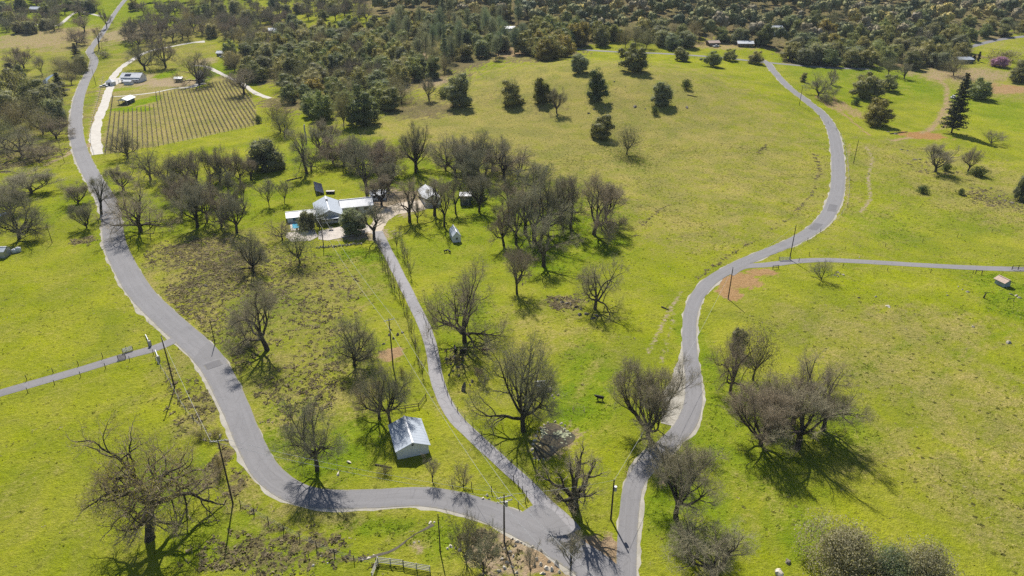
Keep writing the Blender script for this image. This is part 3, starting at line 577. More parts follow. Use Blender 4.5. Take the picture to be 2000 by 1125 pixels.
bare('sapA', 131, H=6, W=3.2, tf=0.3, n=(7, 4, 3), ang=(18, 45), trop=0.12, r0=0.08, tw=2, twl=(.3, .8), tww=0.014, m='twig_grey')
bare('slim', 139, H=8, W=2.6, tf=0.3, n=(6, 3, 2), ang=(15, 38), trop=0.18, r0=0.08, tw=1, twl=(.3, .7), tww=0.014, m='twig_grey')
bare('round', 149, H=6, W=6, tf=0.15, n=(8, 5, 4), ang=(20, 65), r0=0.14, tw=2, twl=(.25, .7), tww=0.016, m='twig_grey')
bare('brush', 157, H=5, W=5, tf=0.06, n=(9, 5, 4), ang=(15, 60), r0=0.08, tw=2, twl=(.3, .8), tww=0.018, m='twig')
leafy('liveA', 5, 15, 15, 'live', base=.1, doms=5); leafy('liveF', 101, 13, 16, 'live', base=.04, doms=5, lobes=34); leafy('liveG', 107, 16, 14, 'liveg', base=.05, doms=3, lobes=34); leafy('liveB', 17, 14, 16, 'live', lobes=34, base=.08); leafy('liveC', 29, 16, 13, 'live', lobes=26, base=.05); leafy('liveD', 43, 13, 15, 'liveg', lobes=32, base=.05)
leafy('liveE', 47, 15, 14, 'liveg', lobes=36, per=380, size=.34, base=.06); leafy('gold', 53, 14, 14, 'golden', lobes=34, base=.08); leafy('haze', 59, 15, 15, 'shrub', lobes=34, per=300, size=.26, ragged=.3, base=.12, core=.12, solid=False)
leafy('near', 61, 9, 11, 'nearleaf', lobes=60, per=700, size=.2, base=.04, lobe_r=(.08, .17), ragged=.25, core=.3, solid=False)
leafy('bush', 67, 3, 4.4, 'greenbush', lobes=12, per=160, size=.22, base=.02, tf=.1, r0=.08, solid=False); leafy('brownbush', 71, 3, 4.4, 'shrub', lobes=14, per=140, size=.16, base=.02, tf=.1, r0=.08, ragged=.3, solid=False)
leafy('spring', 79, 10, 9, 'springleaf', lobes=22, base=.1); leafy('redbud', 83, 6, 8, 'redbud', lobes=20, base=.15, per=260, size=.3)
leafy('cypress', 89, 12, 2.4, 'darkpine', lobes=16, base=.02, shape=.5, doms=1, lobe_r=(.3, .42), per=260, size=.3)
leafy('pineG', 113, 24, 12, 'pine', lobes=40, per=230, size=.42, base=.16, doms=3, lobe_r=(.1, .2), ragged=.4, core=.15, tf=.5, solid=False); leafy('pineH', 127, 26, 10, 'pine', lobes=40, per=200, size=.42, base=.2, doms=2, lobe_r=(.1, .2), ragged=.4, core=.12, tf=.6, solid=False)
pine('pineA', 7, 26, 9, 'pine', ragged=.65, taper=.8); pine('pineB', 13, 24, 10, 'pine', ragged=.65, base=.25, taper=.7); pine('pineC', 19, 22, 8, 'darkpine', base=.05, per=6); pine('pineD', 27, 30, 11, 'darkpine', base=.1, per=7, tiers=34, ragged=.45)
ALL_TREES = []
def put_tree(key, p, h, wd, name, label, cat, group=None, rz=None, sink=0.15):
    tm, cm, H, W, ex = PROTO[key]
    t = thing(name, label, cat, (p[0], p[1], p[2]-sink), rng.uniform(0, 6.28) if rz is None else rz, group)
    t.scale = (wd/W, wd/W, h/H)
    obj('trunk', tm, t); obj('crown', cm, t)
    if ex: obj('leaf_buds', ex, t)
    ALL_TREES.append((p[0], p[1])); return t
def px_tree(key, bx, by, hpx, wpx, name, label, cat='tree', group=None, rz=None):
    p = G(bx, by); h = hgt(p, by, hpx); wd = wpx*(depth(p)-h*0.55*SP)/FPX*(1.16 if kname(key) == 'bare_oak_tree' else 1.05)
    return put_tree(key, p, h, wd, name, label, cat, group, rz)
NAMES = {'oak': 'bare_oak_tree', 'up': 'bare_oak_tree', 'dense': 'bare_oak_tree', 'thin': 'bare_oak_tree', 'gnarl': 'bare_oak_tree', 'snag': 'bare_oak_tree', 'bud': 'budding_oak_tree', 'sap': 'sapling_tree', 'slim': 'sapling_tree', 'round': 'small_bare_tree',
         'brush': 'bare_shrub', 'live': 'evergreen_oak_tree', 'gold': 'evergreen_oak_tree', 'haze': 'hazy_grey_tree', 'near': 'evergreen_oak_tree', 'bush': 'green_shrub', 'brownbush': 'brown_shrub', 'spring': 'spring_tree', 'redbud': 'redbud_tree', 'cypress': 'cypress_tree', 'pine': 'pine_tree'}
def kname(key):
    for k in sorted(NAMES, key=len, reverse=True):
        if key.startswith(k): return NAMES[k]
TREES = [
('bud',293,1052,214,238,'huge spreading oak with yellow buds in the near left pasture'),
('oakC',619,918,136,125,'bare oak whose shadow falls across the bend of the near road'),
('oakF',522,684,145,140,'tall bare oak in the scrubby field west of the driveway'),
('oakB',692,714,106,88,'bare oak just left of the round dirt patch and utility pole'),
('oakA',741,818,120,85,'left bare oak of the pair behind the white barn'),
('oakC',763,829,125,80,'right bare oak of the pair touching the white barn roof'),
('oakE',275,452,112,118,'wide bare oak at the kerb throwing its shadow on the western road'),
('snag',198,419,86,52,'thin twisted bare oak standing on the edge of the western road'),
('oakD',295,352,78,68,'gnarled bare oak below the lower corner of the vineyard'),
('oakA',250,309,68,62,'bare oak at the bottom edge of the vineyard rows'),
('oakB',38,467,104,95,'bare spreading oak in the left pasture near the white tanks'),
('dense',152,398,44,48,'low leaning bare tree in the grass left of the western road'),
('upA',241,372,50,48,'small bare tree right beside the western road above the wide oak'),
('dense',170,445,55,40,'brushy bare tree at the left kerb of the western road'),
('oakC',355,418,72,60,'bare oak at the left front of the western grove'),('upA',385,444,92,62,'slender bare oak at the front of the western grove, second from left'),
('upB',405,432,76,46,'narrow bare oak in the middle of the western grove front'),('oakA',433,442,88,66,'dense bare oak at the front centre of the western grove'),('upB',463,454,84,58,'bare oak at the right front end of the western grove'),
('oakB',496,533,92,62,'lone bare oak at the edge of the brown scrub patch'),
('liveD',525,332,76,72,'dense rounded oak alone in the grass above the house'),
('snag',600,339,98,62,'broken-topped bare oak in the meadow above the solar array'),
('oakD',608,334,60,50,'low bare oak leaning beside the broken-topped oak'),
('sapA',526,404,58,38,'left of two small bare trees west of the house'),('sapA',555,397,50,32,'right of two small bare trees west of the house'),
('thin',717,378,105,70,'tall straight-trunked bare oak rising behind the house roof'),
('oakA',672,324,66,64,'bare oak at the left of the clump behind the house'),('oakB',700,331,76,66,'bare oak in the middle of the clump behind the house'),('oakC',754,342,74,66,'bare oak at the right of the clump behind the house'),
('upB',812,337,108,54,'bare oak standing alone in bright grass behind the yard'),('upA',815,330,60,45,'small bare oak beside the lone oak behind the yard'),
('oakC',891,347,92,88,'vase-shaped bare oak with spreading limbs behind the grey shed'),
('oakB',935,342,96,76,'bare oak on the crest clump right of the vase-shaped oak'),('oakA',962,330,80,66,'bare oak at the top of the central grove'),('thin',985,352,84,66,'dark bare oak on the left shoulder of the central grove'),('upA',920,372,88,58,'bare oak rising behind the roof of the grey shed'),
('oakA',1012,343,62,82,'bare oak with domed crown at the upper end of the central grove'),
('liveE',691,457,58,62,'dark evergreen oak on the pale patio in front of the house'),('haze',624,446,54,56,'evergreen oak shading the house front by the pool'),('liveD',598,448,44,38,'small greyish evergreen oak between pool and house'),
('thin',731,467,76,60,'bare oak at the top of the driveway beside the patio'),
('oakD',552,468,46,50,'bare leaning tree at the left corner of the pool terrace'),('haze',586,514,80,88,'shaggy brown oak on the slope below the pool terrace'),
('thin',800,434,92,68,'slanting bare oak at the curve of the gravel yard'),('upB',815,434,50,26,'small crooked bare tree beside the slanting oak at the yard curve'),
('thin',849,421,84,66,'bare oak in front of the long white barn'),('thin',868,443,98,46,'tall slender bare oak right in front of the white barn gable'),
('thin',890,417,78,38,'slim bare oak left of the grey shed'),('oakC',936,414,88,66,'bare oak right of the grey shed'),
('thin',1026,457,104,80,'upright bare oak in the thick of the central grove, left trunk'),('thin',1043,474,130,90,'tall bare oak in the thick of the central grove, middle trunk'),('oakB',1064,456,140,84,'tall bare oak in the thick of the central grove, right trunk'),
('oakF',992,440,112,74,'bare oak at the left flank of the central grove'),('thin',1008,478,106,60,'bare oak at the lower left of the central grove'),('snag',1115,446,118,54,'crooked thin bare oak between the central grove and the eastern oak'),
('thin',1094,436,104,72,'bare oak at the right flank of the central grove'),
('oakF',1160,458,130,112,'large bare oak at the eastern end of the central grove'),('upA',1184,434,88,60,'slim bare oak leaning beside the large eastern oak'),
('oakD',1162,604,116,98,'bare oak among dark rocks in the central pasture'),('oakC',1010,574,106,66,'bare oak with straight dark trunk below the central grove'),
('oakE',908,668,178,140,'big bare oak east of the driveway with cattle under it'),('oakB',1022,842,214,148,'very tall bare oak beside the little tin well shed'),
('dense',1266,852,160,128,'dense twiggy bare oak by the pale lay-by'),('gnarl',1120,988,140,132,'black gnarled oak leaning over the road junction'),
('oakC',1320,1012,164,152,'bare oak east of the road near the junction'),('oakA',1392,1128,126,165,'bare oak at the bottom edge right of the junction'),
('oakD',1426,769,138,92,'bare oak forking low beside the eastern road meadow'),('haze',1470,742,124,92,'dusky brown-grey oak behind the low-forking oak'),
('oakE',1512,830,104,112,'left bare oak of the large eastern clump'),('oakA',1549,826,146,132,'tallest bare oak in the middle of the large eastern clump'),('oakC',1607,840,128,128,'right bare oak of the large eastern clump'),('dense',1486,868,126,116,'twiggy bare oak at the lower left of the large eastern clump'),
('thin',1556,876,124,130,'low broad bare oak at the front of the large eastern clump'),('thin',1062,520,104,84,'broad bare oak at the lower edge of the central grove'),('upB',984,480,84,54,'slim bare oak just above the lone straight-trunked oak'),('near',1640,1128,108,170,'bushy grey-green evergreen oak cut by the bottom edge'),('near',1790,1165,112,150,'second bushy evergreen oak at the bottom right'),('near',1730,1150,90,110,'lower bushy evergreen between two larger ones at the bottom edge'),  # broad oak below the central grove is added to fill ground in tree shadow
('sapA',843,940,50,28,'thin sapling by the road below the white barn'),('round',905,954,54,46,'round-headed sapling at the roadside near the driveway mouth'),
('sapA',1113,1122,86,48,'bare sapling on the rocky bank by the junction'),('brush',912,1100,90,60,'tangled bare brush on the bank at the bottom centre'),('brush',946,1116,84,74,'bushy bare tree on the bank left of the utility pole'),('sapA',1035,1122,60,30,'small bare sapling among pale rocks at the bottom'),
('round',1603,548,44,46,'small round bare tree below the eastern lane'),
('upA',1826,336,58,50,'small bare oak in the far right pasture'),('upB',1890,336,54,34,'second small bare oak in the far right pasture'),('round',1936,281,30,44,'rounded grey bush-like tree in the right pasture'),
('bush',1800,377,20,28,'dark green bush left in the right pasture'),('bush',1848,334,22,28,'green bush beside the small bare oak'),('bush',1912,344,24,42,'broad green bush under the second small bare oak'),('bush',1876,380,16,20,'small dark bush alone in the right pasture'),
('liveD',1997,392,66,36,'dark evergreen at the right edge of the pasture'),
('liveB',1180,270,52,54,'dark ball-shaped evergreen oak on the open hill'),('haze',1224,302,70,70,'grey spreading oak beside the ball-shaped evergreen'),
('liveC',1164,196,80,50,'tall evergreen oak on the hill with hard shadow'),('liveE',1130,143,46,42,'rounded evergreen oak above the tall hill oak'),('liveF',1235,139,60,66,'leaning evergreen oak near the hill crest'),('liveG',1292,204,54,48,'grey-green evergreen oak on the right of the hill'),
('bush',1339,174,26,26,'small cone-shaped evergreen on the hill'),('bush',1278,224,22,20,'little evergreen under the grey-green hill oak'),
('liveA',1388,130,36,40,'evergreen oak by the hilltop fence'),('liveB',1328,119,30,38,'low evergreen oak pair at the hill crest'),('liveA',1426,119,28,30,'small oak left of the far road bend'),('liveA',1478,125,30,32,'small evergreen oak beside the start of the eastern road'),
('liveC',1000,205,64,56,'dark evergreen oak at the foot of the pines'),('gold',1055,201,58,40,'rusty brown oak on the hill foot'),('upA',1087,221,52,28,'small greyish tree on the hill foot'),('liveG',895,208,78,60,'tall dark evergreen in the meadow at the wood edge'),('bush',868,190,26,36,'light green shrub beside the tall dark evergreen'),('upB',838,196,50,32,'thin bare tree at the wood edge'),
('liveF',1690,190,54,68,'broad evergreen oak in the eastern meadow'),('liveA',1736,178,38,40,'smaller evergreen oak joined to the broad one'),('gold',1708,242,58,56,'rounded golden-olive oak in the eastern meadow'),('bush',1672,205,20,22,'green bush under the broad evergreen oak'),
('oakA',1598,189,54,54,'bare tree beside the upper eastern road'),('upB',1624,165,32,22,'small bare tree behind the roadside tree'),('liveC',1568,160,24,16,'dark narrow bush beside the upper eastern road'),('brownbush',1612,200,24,40,'brown thicket under the roadside bare tree'),
('liveF',1906,192,44,56,'evergreen oak right behind the tall dark pine'),('pineD',1858,260,116,48,'tall dark pine standing alone in the right meadow'),
('haze',1735,147,42,42,'olive tree before the treeline in the right meadow'),('upA',1765,154,32,22,'thin tree before the treeline'),('haze',1862,148,46,54,'brown bare tree at the right end of the treeline'),
('liveC',1990,160,56,46,'dark evergreen at the far right edge'),('redbud',1952,131,24,36,'pink blossoming tree beside the far house'),
('cypress',1893,121,20,5,'left of three slim cypresses'),('cypress',1901,121,20,5,'middle of three slim cypresses'),('cypress',1910,120,25,5,'right and tallest of three slim cypresses'),('spring',1818,80,26,24,'bright yellow-green tree in the far right wood'),
('brownbush',1960,118,26,60,'grey thicket behind the pink tree'),
('oakA',283,137,66,64,'big bare oak above the vineyard house'),('upB',324,132,66,44,'straight bare oak above the green plot of the vineyard'),('oakB',390,166,72,62,'bare oak growing beside the white tower in the vineyard'),('oakC',476,184,56,56,'bare oak at the right corner of the vineyard'),
('liveF',705,243,84,84,'large rounded evergreen oak at the lower edge of the wood'),('haze',548,258,76,66,'greyish oak right of the vineyard corner'),('haze',556,268,56,52,'rounded grey oak below the vineyard corner oak'),('liveD',610,225,56,44,'grey-green oak at the lower edge of the wood'),('haze',672,250,90,46,'tall grey tree left of the large evergreen oak'),
('oakD',45,305,72,96,'broad bare oak over the creek at the left edge'),('pineC',120,186,44,34,'dark cone-shaped cedar beside the western road'),('pineC',150,110,26,22,'dark round cedar in the far left pasture'),
('oakA',28,140,46,44,'left bare oak of a pair in the far left pasture'),('upA',47,133,44,32,'right bare oak of a pair in the far left pasture'),('sapA',84,146,40,24,'thin bare tree by the creek in the far left pasture'),('oakB',150,88,38,38,'bare oak beside the upper western road'),('oakC',165,62,36,36,'bare oak behind the roadside one at the upper western road'),('snag',194,95,46,24,'narrow bare tree right at the upper western road'),('upB',209,55,40,18,'narrow bare tree at the top of the western road'),
('brush',75,316,34,56,'brown thicket along the creek'),('brush',95,300,26,30,'brown brush beside the creek stones'),('dense',60,378,50,86,'dense grey thicket left of the western road'),('dense',20,415,60,70,'grey thicket at the left edge'),
('brownbush',432,928,46,30,'brown brush beside the near utility pole'),('brownbush',752,925,22,32,'pale brown shrub by the fence below the white barn'),('brownbush',785,735,24,14,'brown scrub at the driveway bend'),
('bush',505,240,20,20,'dark shrub at the vineyard corner'),('brownbush',160,122,18,16,'brown scrub by the upper bridge'),('brownbush',205,112,16,40,'row of grey scrub right of the upper bridge'),('bush',935,395,30,50,'lush green scrub behind the grey shed tree'),
('brownbush',392,858,20,34,'brown brush among the roadside boulders by the near road bend'),('brownbush',420,856,22,36,'taller brown brush right among the roadside boulders'),('brownbush',893,708,20,14,'brownish clump beside the driveway rocks'),('brush',947,755,26,22,'grey brush near the upright dark rock'),('brush',935,742,28,20,'grey brush left of the tall well oak'),
('liveE',1440,690,60,40,'dark evergreen crown behind the low-forking oak'),
]
for t_ in TREES: px_tree(*t_[:5], kname(t_[0]), t_[5], 'shrub' if 'shrub' in kname(t_[0]) else 'tree')
# slim saplings planted along both sides of the driveway
for i, (bx, by, h_) in enumerate([(741,500,46),(747,515,50),(753,530,46),(759,546,52),(765,560,50),(771,574,46),(781,584,44),(789,606,46),(797,632,48),(805,660,50),(812,692,52),(818,712,50),(826,736,44)]):
    px_tree('slim', bx, by, h_, 17, 'sapling_tree', 'slim bare sapling in the row along the left side of the driveway', 'tree', 'driveway saplings left')
for bx, by, h_ in [(776,490,54),(787,503,50),(791,512,40),(797,524,50),(803,543,42)]:
    px_tree('slim', bx, by, h_, 17, 'sapling_tree', 'slim bare sapling in the row along the right side of the driveway', 'tree', 'driveway saplings right')
for bx, by, h_, w_ in [(335,364,76,58),(362,360,72,54),(385,362,74,50),(410,359,78,50),(430,357,74,46),(448,354,82,55),(470,362,78,50),(345,395,70,52),(418,400,70,50),(452,395,72,52),(375,395,66,50),(490,350,50,40),(395,415,70,44),(442,420,60,44),(478,405,60,40)]:
    px_tree(rng.choice(['oakF', 'upB', 'oakC', 'oakE']), bx, by, h_, w_, 'bare_oak_tree', 'bare oak among the back rows of the western grove', 'tree', 'back rows of the western grove')
for bx, by, h_, w_ in [(905,332,70,60),(870,332,62,56),(952,362,74,56),(1045,380,70,60),(1098,418,80,48)]:
    px_tree(rng.choice(['oakE', 'upB', 'oakC', 'oakF', 'oakB']), bx, by, h_, w_, 'bare_oak_tree', 'bare oak inside the crowded central grove', 'tree', 'inner trees of the central grove')
for bx, by, h_, w_ in [(650,318,58,56),(628,300,56,50),(735,330,60,56),(690,305,44,40),(770,338,60,44),(640,286,56,46),(760,372,60,48),(745,400,62,50),(740,352,60,44)]:
    px_tree(rng.choice(['upA', 'oakC', 'oakB']), bx, by, h_, w_, 'bare_oak_tree', 'bare oak filling in the clump behind the house', 'tree', 'inner trees of the clump behind the house')
for bx, by, h_, w_, k in [(20,205,72,74,'live'),(45,198,66,50,'live'),(70,215,70,56,'live'),(95,225,60,50,'liveD'),(110,245,56,40,'liveD'),(60,245,60,60,'haze'),(30,258,60,60,'haze'),(85,262,50,56,'haze'),(10,240,70,56,'liveD'),(28,165,36,36,'pineC'),(45,168,40,26,'live'),(132,150,34,40,'haze'),(148,150,40,40,'haze'),(160,140,36,30,'live'),(118,135,26,34,'haze'),(10,290,60,60,'haze'),(110,270,44,44,'oakA'),(140,165,30,30,'haze'),(165,128,24,26,'haze'),(105,200,40,40,'liveE'),(5,215,60,50,'liveA'),(90,190,44,30,'oakA')]:
    key = rng.choice(['liveA', 'liveC', 'liveB']) if k == 'live' else k
    px_tree(key, bx, by, h_*1.15, w_*1.25, kname(key), 'tree crowded along the creek left of the western road', 'tree', 'creekside trees')

# ------------------------------------------------------------------ woods
CLEAR = [(W_R1, 9), (W_R2, 8), (W_DV, 8), (GP(DF), 5), (GP(DX), 7), (GP(DR), 7), (GP(DT), 5)]
def clear_of(x, y, dmin):
    for P, d in CLEAR:
        if poly_dist(np.array([x]), np.array([y]), P)[0] < d: return False
    return True
FARH = [G(*q)[:2]+np.array([0, -7]) for q in ((1510,70),(1456,92),(537,66),(72,24),(995,62),(1886,124),(1395,90),(432,110),(1625,62))]
def woods(poly, n, dmin, seed, excl=()):
    g = random.Random(seed); W_ = GP(poly)[:, :2]; E_ = [GP(e)[:, :2] for e in excl]
    x0, x1, y0, y1 = W_[:, 0].min(), W_[:, 0].max(), W_[:, 1].min(), W_[:, 1].max(); out = []; cell = {}
    for x, y in ALL_TREES: cell.setdefault((int(x//dmin), int(y//dmin)), []).append((x, y))
    tries = 0
    while len(out) < n and tries < n*40:
        tries += 1; x, y = g.uniform(x0, x1), g.uniform(y0, y1)
        if not in_poly(x, y, W_) or any(in_poly(x, y, e) for e in E_): continue
        c = (int(x//dmin), int(y//dmin))
        if any((x-a)**2+(y-b)**2 < dmin*dmin for i in (-1, 0, 1) for j in (-1, 0, 1) for a, b in cell.get((c[0]+i, c[1]+j), [])): continue
        if any((x-h_[0])**2+(y-h_[1])**2 < 20**2 for h_ in FARH): continue
        if not clear_of(x, y, dmin): continue
        out.append((x, y)); cell.setdefault(c, []).append((x, y))
    return out
def plant(poly, n, dmin, seed, keys, hr, wr, label, group, excl=()):
    g = random.Random(seed+1)
    for x, y in woods(poly, n, dmin, seed, excl):
        k = g.choices([a for a, _ in keys], [b for _, b in keys])[0]; h = g.uniform(*hr); wd = g.uniform(*wr)
        if k.startswith('pine'): h *= 1.55; wd = g.uniform(9, 13)
        nm = kname(k)
        put_tree(k, (x, y, float(Z(x, y))), h, wd, nm, label.replace('tree', {'b': 'bare oak', 'e': 'evergreen oak', 'p': 'pine', 'h': 'grey hazy tree', 's': 'spring-leaved tree'}[nm[0]], 1), 'tree', group+' '+nm.replace('_', ' '))
EV = [('liveA', 3), ('liveF', 3), ('liveG', 2), ('liveB', 2), ('liveC', 2), ('liveD', 2), ('liveE', 2), ('gold', 1)]
plant([(515,195),(560,165),(640,150),(745,172),(790,200),(770,215),(700,205),(640,240),(575,215)], 30, 11, 1, EV+[('haze', 2)], (11, 17), (13, 18), 'tree packed in the lower edge of the left wood', 'lower left wood')
plant([(440,118),(520,95),(600,75),(740,60),(790,110),(830,150),(760,178),(640,150),(560,160),(480,160)], 92, 11.2, 2, EV+[('haze', 1), ('oakA', 1)], (13, 19), (14, 20), 'tree packed in the middle of the left wood', 'middle left wood', [[(455,125),(500,112),(525,132),(500,150),(470,150)]])
plant([(740,58),(880,42),(1010,40),(1040,100),(960,122),(900,118),(850,158),(800,138)], 76, 11, 3, [('pineG', 4), ('pineH', 4), ('pineA', 1), ('liveC', 4), ('liveE', 4), ('liveB', 2), ('haze', 2), ('gold', 1)], (14, 19), (13, 17), 'tree in the pine stand at the top of the slope', 'pine stand')
plant([(1020,100),(1040,70),(1110,62),(1150,88),(1120,103),(1070,122)], 26, 8.5, 4, [('gold', 2), ('liveA', 3), ('liveB', 3)], (15, 21), (16, 21), 'tree in the rounded clump on the hill crest', 'crest clump')
plant([(1130,85),(1300,70),(1500,90),(1490,108),(1400,100),(1300,98),(1190,95)], 38, 13, 5, EV+[('haze', 4), ('oakC', 3)], (14, 20), (15, 20), 'tree along the road at the foot of the far wood', 'far road trees')
plant([(1530,105),(1620,95),(1700,98),(1800,100),(1870,100),(1880,128),(1800,138),(1700,130),(1600,132),(1540,128)], 50, 11.5, 6, EV+[('haze', 2)], (13, 18), (15, 20), 'tree in the long treeline behind the right meadow', 'right treeline')
plant([(1500,60),(1700,55),(1850,55),(1860,95),(1700,95),(1520,100)], 44, 16, 7, EV+[('haze', 4), ('oakA', 3), ('pineG', 1)], (14, 20), (15, 20), 'tree on the wooded slope right of the far house', 'right slope wood')
plant([(0,62),(110,45),(120,60),(60,66)], 16, 11, 8, [('haze', 3), ('oakA', 3), ('liveD', 2)], (12, 17), (13, 17), 'tree in the far left pasture edge', 'far left pasture edge')
plant([(0,20),(110,8),(190,12),(190,30),(100,42),(0,58)], 40, 13, 9, [('haze', 3), ('oakA', 3), ('oakC', 3), ('liveD', 2), ('liveA', 1)], (12, 17), (13, 17), 'tree in the far left wood', 'far left wood')
plant([(240,75),(275,50),(420,45),(560,40),(600,70),(500,98),(420,75),(330,82),(270,95)], 70, 12, 10, [('oakA', 4), ('oakC', 4), ('upB', 3), ('haze', 3), ('liveD', 1)], (13, 18), (13, 17), 'tree in the grey leafless wood above the vineyard', 'grey wood above the vineyard')
plant([(265,20),(420,12),(700,10),(740,45),(560,40),(420,40),(290,45)], 60, 14, 11, [('oakA', 3), ('oakC', 3), ('haze', 3), ('liveA', 2), ('liveD', 2)], (12, 17), (13, 17), 'tree in the far wood above the left hill', 'far wood above left hill')
plant([(1860,60),(2010,50),(2010,66),(1950,72),(1880,88)], 14, 13, 12, EV+[('haze', 4)], (10, 15), (12, 16), 'tree behind the far right road', 'trees behind far right road')
# far woodland that reads as one mass
def mass(polys, seed):
    g = np.random.default_rng(seed); VV = []; FF = []; vv = []; bb = []; n0 = 0; q = 330
    for poly, n, d in polys:
        for x, y in woods(poly, n, d, seed):
            if math.sin(x/38+1.3)*math.sin(y/23+x/90) > .62: continue
            h = g.uniform(12, 22); r = g.uniform(6, 10.5); tall = g.random() < .09
            if tall: h *= 1.5; r *= .6
            k = g.integers(5, 9); a_ = g.uniform(0, 6.28, k); L = np.column_stack([np.cos(a_)*r*.55*g.random(k)**.5, np.sin(a_)*r*.55*g.random(k)**.5, h*g.uniform(.45, .8, k)]); L[0] = (0, 0, h*.74); lr = r*g.uniform(.32, .56, k)
            w_ = g.integers(0, k, q); dd = g.normal(size=(q, 3)); dd[:, 2] = np.abs(dd[:, 2])*1.1-.35; dd /= np.linalg.norm(dd, axis=1)[:, None]
            P = L[w_]+dd*lr[w_][:, None]*g.uniform(.75, 1.05, q)[:, None]*np.array([1, 1, 1.0])
            if tall: P[:, 2] = h*g.uniform(.2, 1, q); P[:, :2] = dd[:, :2]*r*(1.1-P[:, 2:3]/h)
            P[:8] = np.column_stack([g.normal(0, .2, 8), g.normal(0, .2, 8), np.linspace(.3, h*.45, 8)])
            P += np.array([x, y, float(Z(x, y))]); V, F_ = leaf_quads(P, dd, 1.05, g, .7); VV.append(V); FF.append(F_+n0); n0 += len(V)
            t0 = g.choice([.08, .3, .5, .72, .95], p=[.2, .34, .2, .16, .1]) if not tall else .02
            vv.append(np.repeat(np.clip(t0+g.normal(0, .06, q), 0, 1), 4)); bb.append(np.repeat(np.clip(.55+g.normal(0, .15, q), 0, 1), 4))
            if not tall:
                for c_, r_ in zip(L, lr): VV.append(lump(c_+np.array([x, y, float(Z(x, y))]), r_*.62, g, .25, 1.08)); FF.append(CSF+n0); n0 += len(CSV); vv.append(np.full(len(CSV), np.clip(t0+g.normal(0, .05), 0, 1))); bb.append(np.clip(.4+g.normal(0, .2)+g.normal(0, .12, len(CSV)), 0, 1))
    t = NT('far_foliage', 0.8, 0.1); cr = t.n('ValToRGB'); t.l(t.attr('v'), cr.inputs[0]); e = cr.color_ramp.elements
    e[0].color = (.08, .098, .062, 1); e[1].color = (.36, .30, .09, 1)
    for p_, c_ in ((.3, (.14, .15, .062)), (.5, (.225, .22, .095)), (.72, (.205, .178, .13))): x_ = e.new(p_); x_.color = (*c_, 1)
    t.col(t.mix(1.0, cr.outputs[0], t.mix(t.attr('b'), (.7, .72, .76), (1.5, 1.46, 1.3)), 'MULTIPLY')); me = np_mesh('far_woodland', np.vstack(VV), np.vstack(FF), t.m); fattr(me, 'v', np.concatenate(vv)); fattr(me, 'b', np.concatenate(bb))
    tag(obj('far_woodland', me), 'continuous mixed oak and pine woodland covering the far hills', None, None, 'stuff')
mass([([(1000,58),(1150,60),(1300,64),(1500,58),(1700,54),(1860,52),(2040,46),(2060,-22),(1500,-24),(740,-22),(740,42),(860,50)], 1150, 11.5), ([(-60,12),(200,2),(260,8),(420,6),(740,2),(740,-22),(-60,-22)], 300, 14), ([(1480,98),(1500,56),(1300,60),(1040,58),(1060,70),(1130,84),(1300,72)], 90, 11), ([(1500,60),(1700,55),(1850,55),(1860,95),(1700,95),(1520,100)], 50, 10)], 5)
# ------------------------------------------------------------------ buildings
def part(mb, name, m, parent, smooth=False): return mb.build(name, M[m], parent, smooth=smooth)
def gable(t, x0, x1, y0, y1, wh, rise, wall, roof, axis='y', over=0.35, base=-0.4, seams=True, cap='white_roof'):
    """gabled body as parts of t: walls, two roof panels with raised seams, ridge cap"""
    def W(a, b, z): return (a, b, z) if axis == 'y' else (b, a, z)
    if axis == 'x': x0, x1, y0, y1 = y0, y1, x0, x1
    xm = (x0+x1)/2; mb = MB()
    V = [W(x0,y0,base),W(x1,y0,base),W(x1,y1,base),W(x0,y1,base),W(x0,y0,wh),W(x1,y0,wh),W(x1,y1,wh),W(x0,y1,wh),W(xm,y0,wh+rise),W(xm,y1,wh+rise)]
    mb.add(V, [(0,1,5,8,4),(2,3,7,9,6),(1,2,6,5),(3,0,4,7)]); part(mb, 'wall', wall, t)
    sl = rise/(xm-x0)
    for s in (-1, 1):
        xe = x0-over if s < 0 else x1+over; ze = wh-over*sl; a, b = y0-over, y1+over
        m2 = MB(); q = [W(xe,a,ze+.03),W(xm,a,wh+rise+.03),W(xm,b,wh+rise+.03),W(xe,b,ze+.03)]
        V = q+[(p[0], p[1], p[2]+.1) for p in q]; m2.add(V, [(0,3,2,1),(4,5,6,7),(0,1,5,4),(1,2,6,5),(2,3,7,6),(3,0,4,7)])
        if seams:
            k = max(3, int((b-a)/0.8))
            for i in range(1, k):
                y = a+(b-a)*i/k; m2.beam(W(xe, y, ze+.13), W(xm, y, wh+rise+.13), .05, .03)
        part(m2, 'roof_panel', roof, t)
    part(MB().beam(W(xm, y0-over-.02, wh+rise+.16), W(xm, y1+over+.02, wh+rise+.16), .34, .08), 'ridge_cap', cap, t)
def opening(t, kind, x, y, z, w_, h, face, mat='glass'):
    """window or door on a wall; face n/s along x, e/w along y"""
    d = .06; mb = MB(); g = MB()
    if face in 'ns':
        s = -1 if face == 's' else 1; mb.box(x-w_/2-.08, x+w_/2+.08, min(y, y+s*d), max(y, y+s*d), z-.08, z+h+.08); g.box(x-w_/2, x+w_/2, min(y+s*d, y+s*(d+.02)), max(y+s*d, y+s*(d+.02)), z, z+h)
    else:
        s = -1 if face == 'w' else 1; mb.box(min(x, x+s*d), max(x, x+s*d), y-w_/2-.08, y+w_/2+.08, z-.08, z+h+.08); g.box(min(x+s*d, x+s*(d+.02)), max(x+s*d, x+s*(d+.02)), y-w_/2, y+w_/2, z, z+h)
    f = part(mb, kind, 'white_wall', t); part(g, 'pane' if kind == 'window' else 'door_leaf', mat, f); return f
